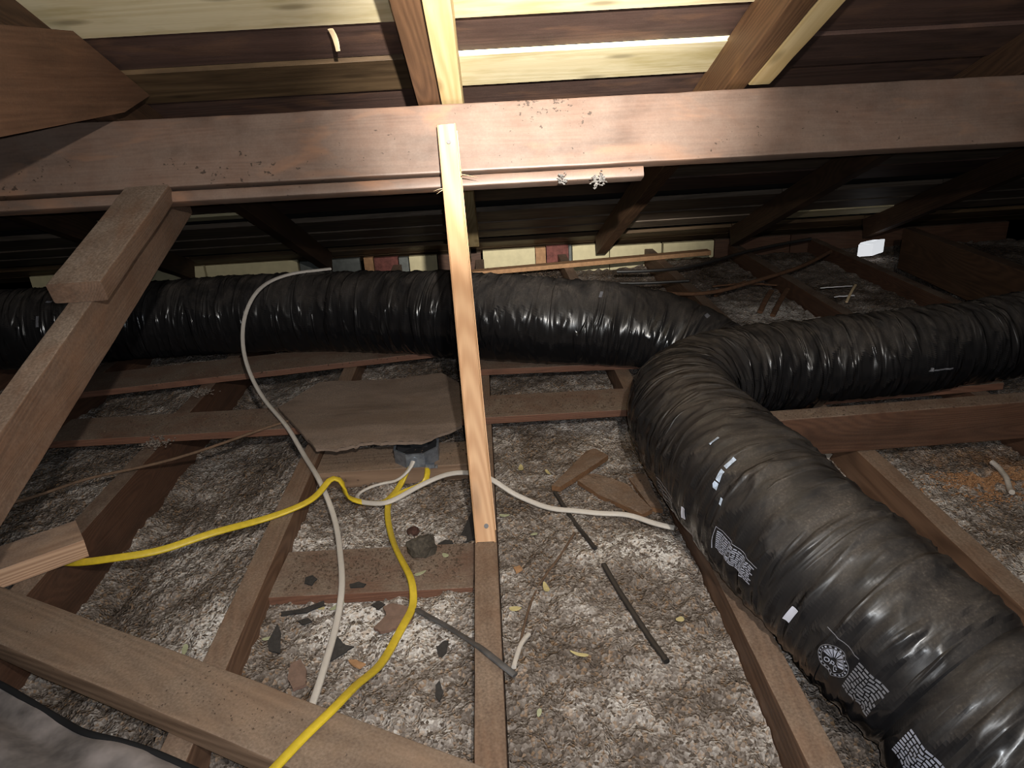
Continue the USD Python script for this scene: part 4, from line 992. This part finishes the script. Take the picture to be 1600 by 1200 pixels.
for i, (x, y, m, lab_) in enumerate(LEAF):
    a = i * 1.7
    L_, W_ = 0.011 + 0.004 * math.sin(i * 2.3), 0.0044 + 0.0012 * math.cos(i)
    t_ = np.linspace(0, 2 * np.pi, 15)[:-1]
    px_, py_ = L_ * np.cos(t_), W_ * np.sin(t_) * (1 - 0.35 * np.cos(t_))
    pts_ = np.stack([x + px_ * math.cos(a) - py_ * math.sin(a), y + px_ * math.sin(a) + py_ * math.cos(a)], 1)
    on_board = -0.41 < x < -0.07 and 1.05 < y < 1.18
    shard("dry_leaf", pts_, "leaf_green" if m else "leaf_yellow", lab_, "leaf", h=0.0008, lift=0.003, group="dry leaf flakes", curl=14.0, seg=0.004, z=NOG + 0.001 if on_board else None)

# grey drop cloth in the lower left corner, with a black bound edge
edge = spline([(-0.90, 0.905, 0.030), (-0.79, 0.846, 0.032), (-0.715, 0.808, 0.030), (-0.645, 0.768, 0.026), (-0.585, 0.733, 0.024), (-0.552, 0.712, 0.030), (-0.500, 0.694, 0.030), (-0.410, 0.658, 0.022), (-0.33, 0.622, 0.012), (-0.25, 0.58, 0.005)], 0.008)
back = unit(V(-0.44, -0.90, 0))
tt = np.linspace(0, 0.42, 46)
EU = np.arange(len(edge)) * 0.008
gx_ = edge[:, None, :] + back[None, None] * tt[None, :, None]
fold_ = 0.020 * np.sin(tt[None] * 62 + 2.2 * np.sin(EU[:, None] * 7) + EU[:, None] * 4) * np.clip(tt[None] / 0.03, 0, 1) * (0.7 + 0.4 * np.sin(EU[:, None] * 11))
gx_[..., 2] = gx_[..., 2] + 0.014 * np.clip(tt[None] / 0.05, 0, 1) + 1.15 * fold_ + 0.012 * (meshkit.fbm(gx_ * 14, 3, 3) - 0.5)
gx_[..., 2] = np.maximum(gx_[..., 2], 0.006)
m_, k_ = gx_.shape[:2]
i_ = np.arange(m_ * k_).reshape(m_, k_)
q_ = np.stack([i_[:-1, :-1], i_[1:, :-1], i_[1:, 1:], i_[:-1, 1:]], -1).reshape(-1, 4)
tr_ = np.vstack([q_[:, [0, 1, 2]], q_[:, [0, 2, 3]]])
top_ = gx_.reshape(-1, 3)
cloth = empty("drop_cloth", "rumpled grey cloth with a black bound edge in the lower left corner", "cloth")
vb = np.vstack([top_, top_ - V(0, 0, 0.002)])
bd = [(i_[a, 0], i_[a + 1, 0]) for a in range(m_ - 1)] + [(i_[m_ - 1, a], i_[m_ - 1, a + 1]) for a in range(k_ - 1)] + [(i_[m_ - a - 1, k_ - 1], i_[m_ - a - 2, k_ - 1]) for a in range(m_ - 1)] + [(i_[0, k_ - a - 1], i_[0, k_ - a - 2]) for a in range(k_ - 1)]
side_ = np.array([[a, a + m_ * k_, b] for a, b in bd] + [[b, a + m_ * k_, b + m_ * k_] for a, b in bd])
nn = np.cross(top_[tr_[0, 1]] - top_[tr_[0, 0]], top_[tr_[0, 2]] - top_[tr_[0, 0]])
if nn[2] < 0:
    tr_, side_ = tr_[:, ::-1], side_[:, ::-1]
mesh("sheet", (vb, np.vstack([tr_, tr_[:, ::-1] + m_ * k_, side_])), "grey_fabric", cloth.GetPath(), smooth=60)
mesh("bound_edge", sweep(edge - back * 0.001 + V(0, 0, 0.0005), 0.0048, 0.003, 10), "black_binding", cloth.GetPath(), smooth=40)

# right-hand bays and the far corner
sr_ = np.random.default_rng(77)
q0 = np.concatenate([sr_.normal(1.06, 0.062, 5200), sr_.uniform(0.92, 1.178, 900)])
q1 = np.concatenate([sr_.normal(1.30, 0.030, 5200), sr_.uniform(1.20, 1.34, 900)])
k = (q0 < 1.176) & (q0 > 0.82) & (q1 < 1.342)
q0, q1 = q0[k], q1[k]
dn_ = meshkit.fbm(np.stack([q0, q1, q0 * 0], -1) * 26, 3, 17)
k = dn_ > 0.42
q0, q1 = q0[k], q1[k]
tag(mesh("sawdust", chunks(np.stack([q0, q1, ins_z(q0, q1) + 0.002], 1), 0.0016 + 0.003 * sr_.random(len(q0)) ** 2, 9), "sawdust", smooth=False), "orange-brown sawdust spread on the insulation under the edge-laid timber", "sawdust", kind="stuff")
cable("white_strap", [(0.778, 1.478, z_at(0.70, 1.478) + 0.02), (0.75, 1.45, z_at(0.70, 1.45) + 0.014), (0.728, 1.42, z_at(0.7, 1.42) + 0.012), (0.69, 1.385, z_at(0.69, 1.385) + 0.006)], 0.009, 0.0015, "nylon_strap", "pale strap end on the insulation between the duct and the edge-laid timber", cat="strap")
cable("frayed_rope", on_ins([(1.071, 1.352), (1.074, 1.335), (1.068, 1.31), (1.058, 1.285), (1.045, 1.255), (1.034, 1.233)], 0.012), 0.0055, 0.005, "nylon_strap", "pale frayed rope end lying on the orange sawdust", cat="rope")
cable("dark_rod", [(-0.02, 3.07, 0.012), (0.334, 2.916, 0.012), (0.584, 2.83, 0.010), (0.80, 2.80, 0.014)], 0.006, 0.006, "black_plastic", "thin dark rod lying over the joists behind the far duct", cat="rod")
cable("dark_rod", [(0.55, 3.03, 0.012), (0.815, 3.022, 0.012), (1.15, 3.20, 0.02), (1.534, 3.36, 0.03)], 0.007, 0.007, "black_plastic", "long dark rod running towards the daylight at the eave", cat="rod")
cable("dark_rod", [(0.584, 2.70, 0.012), (0.808, 2.622, 0.010), (1.0, 2.70, 0.016), (1.3, 2.90, 0.02), (1.50, 3.08, 0.03)], 0.007, 0.007, "rust_twig", "long brown rod crossing the joists to the right of the far duct", cat="rod")
for i, (a, b, c_) in enumerate((((0.98, 2.50), (1.08, 2.66), 0.010), ((1.02, 2.48), (1.16, 2.70), 0.010), ((0.93, 2.90), (1.10, 2.78), 0.006), ((1.0, 2.95), (1.16, 2.80), 0.006), ((1.35, 2.60), (1.44, 2.72), 0.005), ((0.90, 2.78), (1.05, 2.86), 0.007))):
    tagl = ["broad rusty-brown splinter of wood leaning across the far right bay", "second rusty-brown splinter beside the broad one", "thin brown twig in the rubble near the eave", "thin reddish twig lowest in the rubble near the eave", "short pale twig by the white paper scraps", "yellowish twig across the rubble near the eave"][i]
    h0 = z_at(*a) + 0.015
    cable("wood_splinter", [(*a, h0), ((a[0] + b[0]) / 2, (a[1] + b[1]) / 2, h0 + 0.02), (*b, h0 + 0.03)], c_, c_ * 0.6, "rust_twig" if i != 4 else "splinter", tagl, cat="splinter")
shard("daylight_gap", [(1.70, 3.23), (1.73, 3.27), (1.80, 3.29), (1.84, 3.27), (1.83, 3.25), (1.76, 3.215)], "daylight", "bright white patch of daylight low at the far right eave", "gap", h=0.055, lift=0.028, seg=0.03, tilt=(0.08, 0.0))
shard("paper_scrap", [(1.30, 2.72), (1.36, 2.78), (1.44, 2.80), (1.45, 2.76), (1.38, 2.73)], "white_foam", "crumpled white paper scrap in the far right bay", "scrap", h=0.004, lift=0.02, tilt=(0, -0.3))
shard("paper_scrap", [(1.33, 2.66), (1.37, 2.69), (1.42, 2.69), (1.41, 2.66)], "white_foam", "small white paper scrap just in front of the larger one", "scrap", h=0.004, lift=0.015, tilt=(0, -0.2))
for i, (x, s_, h_) in enumerate(((0.165, -0.004, -0.168), (0.232, 0.0, -0.175), (0.245, 0.004, -0.172))):
    p_ = purlin_at(x, s_, h_)
    v_, f_ = chunks(p_ + rng.normal(0, 0.006, (40, 3)) * V(0.7, 0.5, 1.1), np.full(40, 0.004), 60 + i)
    tag(mesh("fluff_tuft", (v_, f_), "grey_tuft", smooth=False), ["grey fluff tuft under the cross timber, nearest the upright batten", "middle fluff tuft of the three under the cross timber", "fluff tuft under the cross timber near the batten's right end"][i], "tuft")
pj_ = roof(-0.255, 1.583, C_SH - 0.011)
v_, f_ = sweep(spline([pj_, pj_ + V(0.004, 0.012, -0.014), pj_ + V(0.006, 0.016, -0.036)], 0.006), 0.006, 0.002, 8)
tag(mesh("board_splinter", (v_, f_), "splinter", smooth=30), "pale wood splinter hanging off the edge of the upper pale board", "splinter")
for i, (x, y, z, sp, n_c) in enumerate(((-0.835, 1.612, 0.008, 0.016, 130), (-0.83, 1.93, 0.008, 0.015, 110), (-0.318, 0.592, -0.02, 0.022, 140))):
    r_ = np.random.default_rng(90 + i)
    d_ = r_.normal(0, 1, (n_c, 3)) * V(sp, sp * 0.8, sp * 0.45)
    v_, f_ = chunks(V(x, y, z) + np.c_[d_[:, :2], np.abs(d_[:, 2])], np.full(n_c, 0.0042), 95 + i)
    tag(mesh("fluff_tuft", (v_, f_), "pale_granule", smooth=False), ["pale fluff tuft on the joist at the front edge of the dusty reddish board", "pale fluff tuft on the joist in front of the askew reddish board", "white fluff tuft beside the drop cloth at the bottom edge"][i], "tuft")
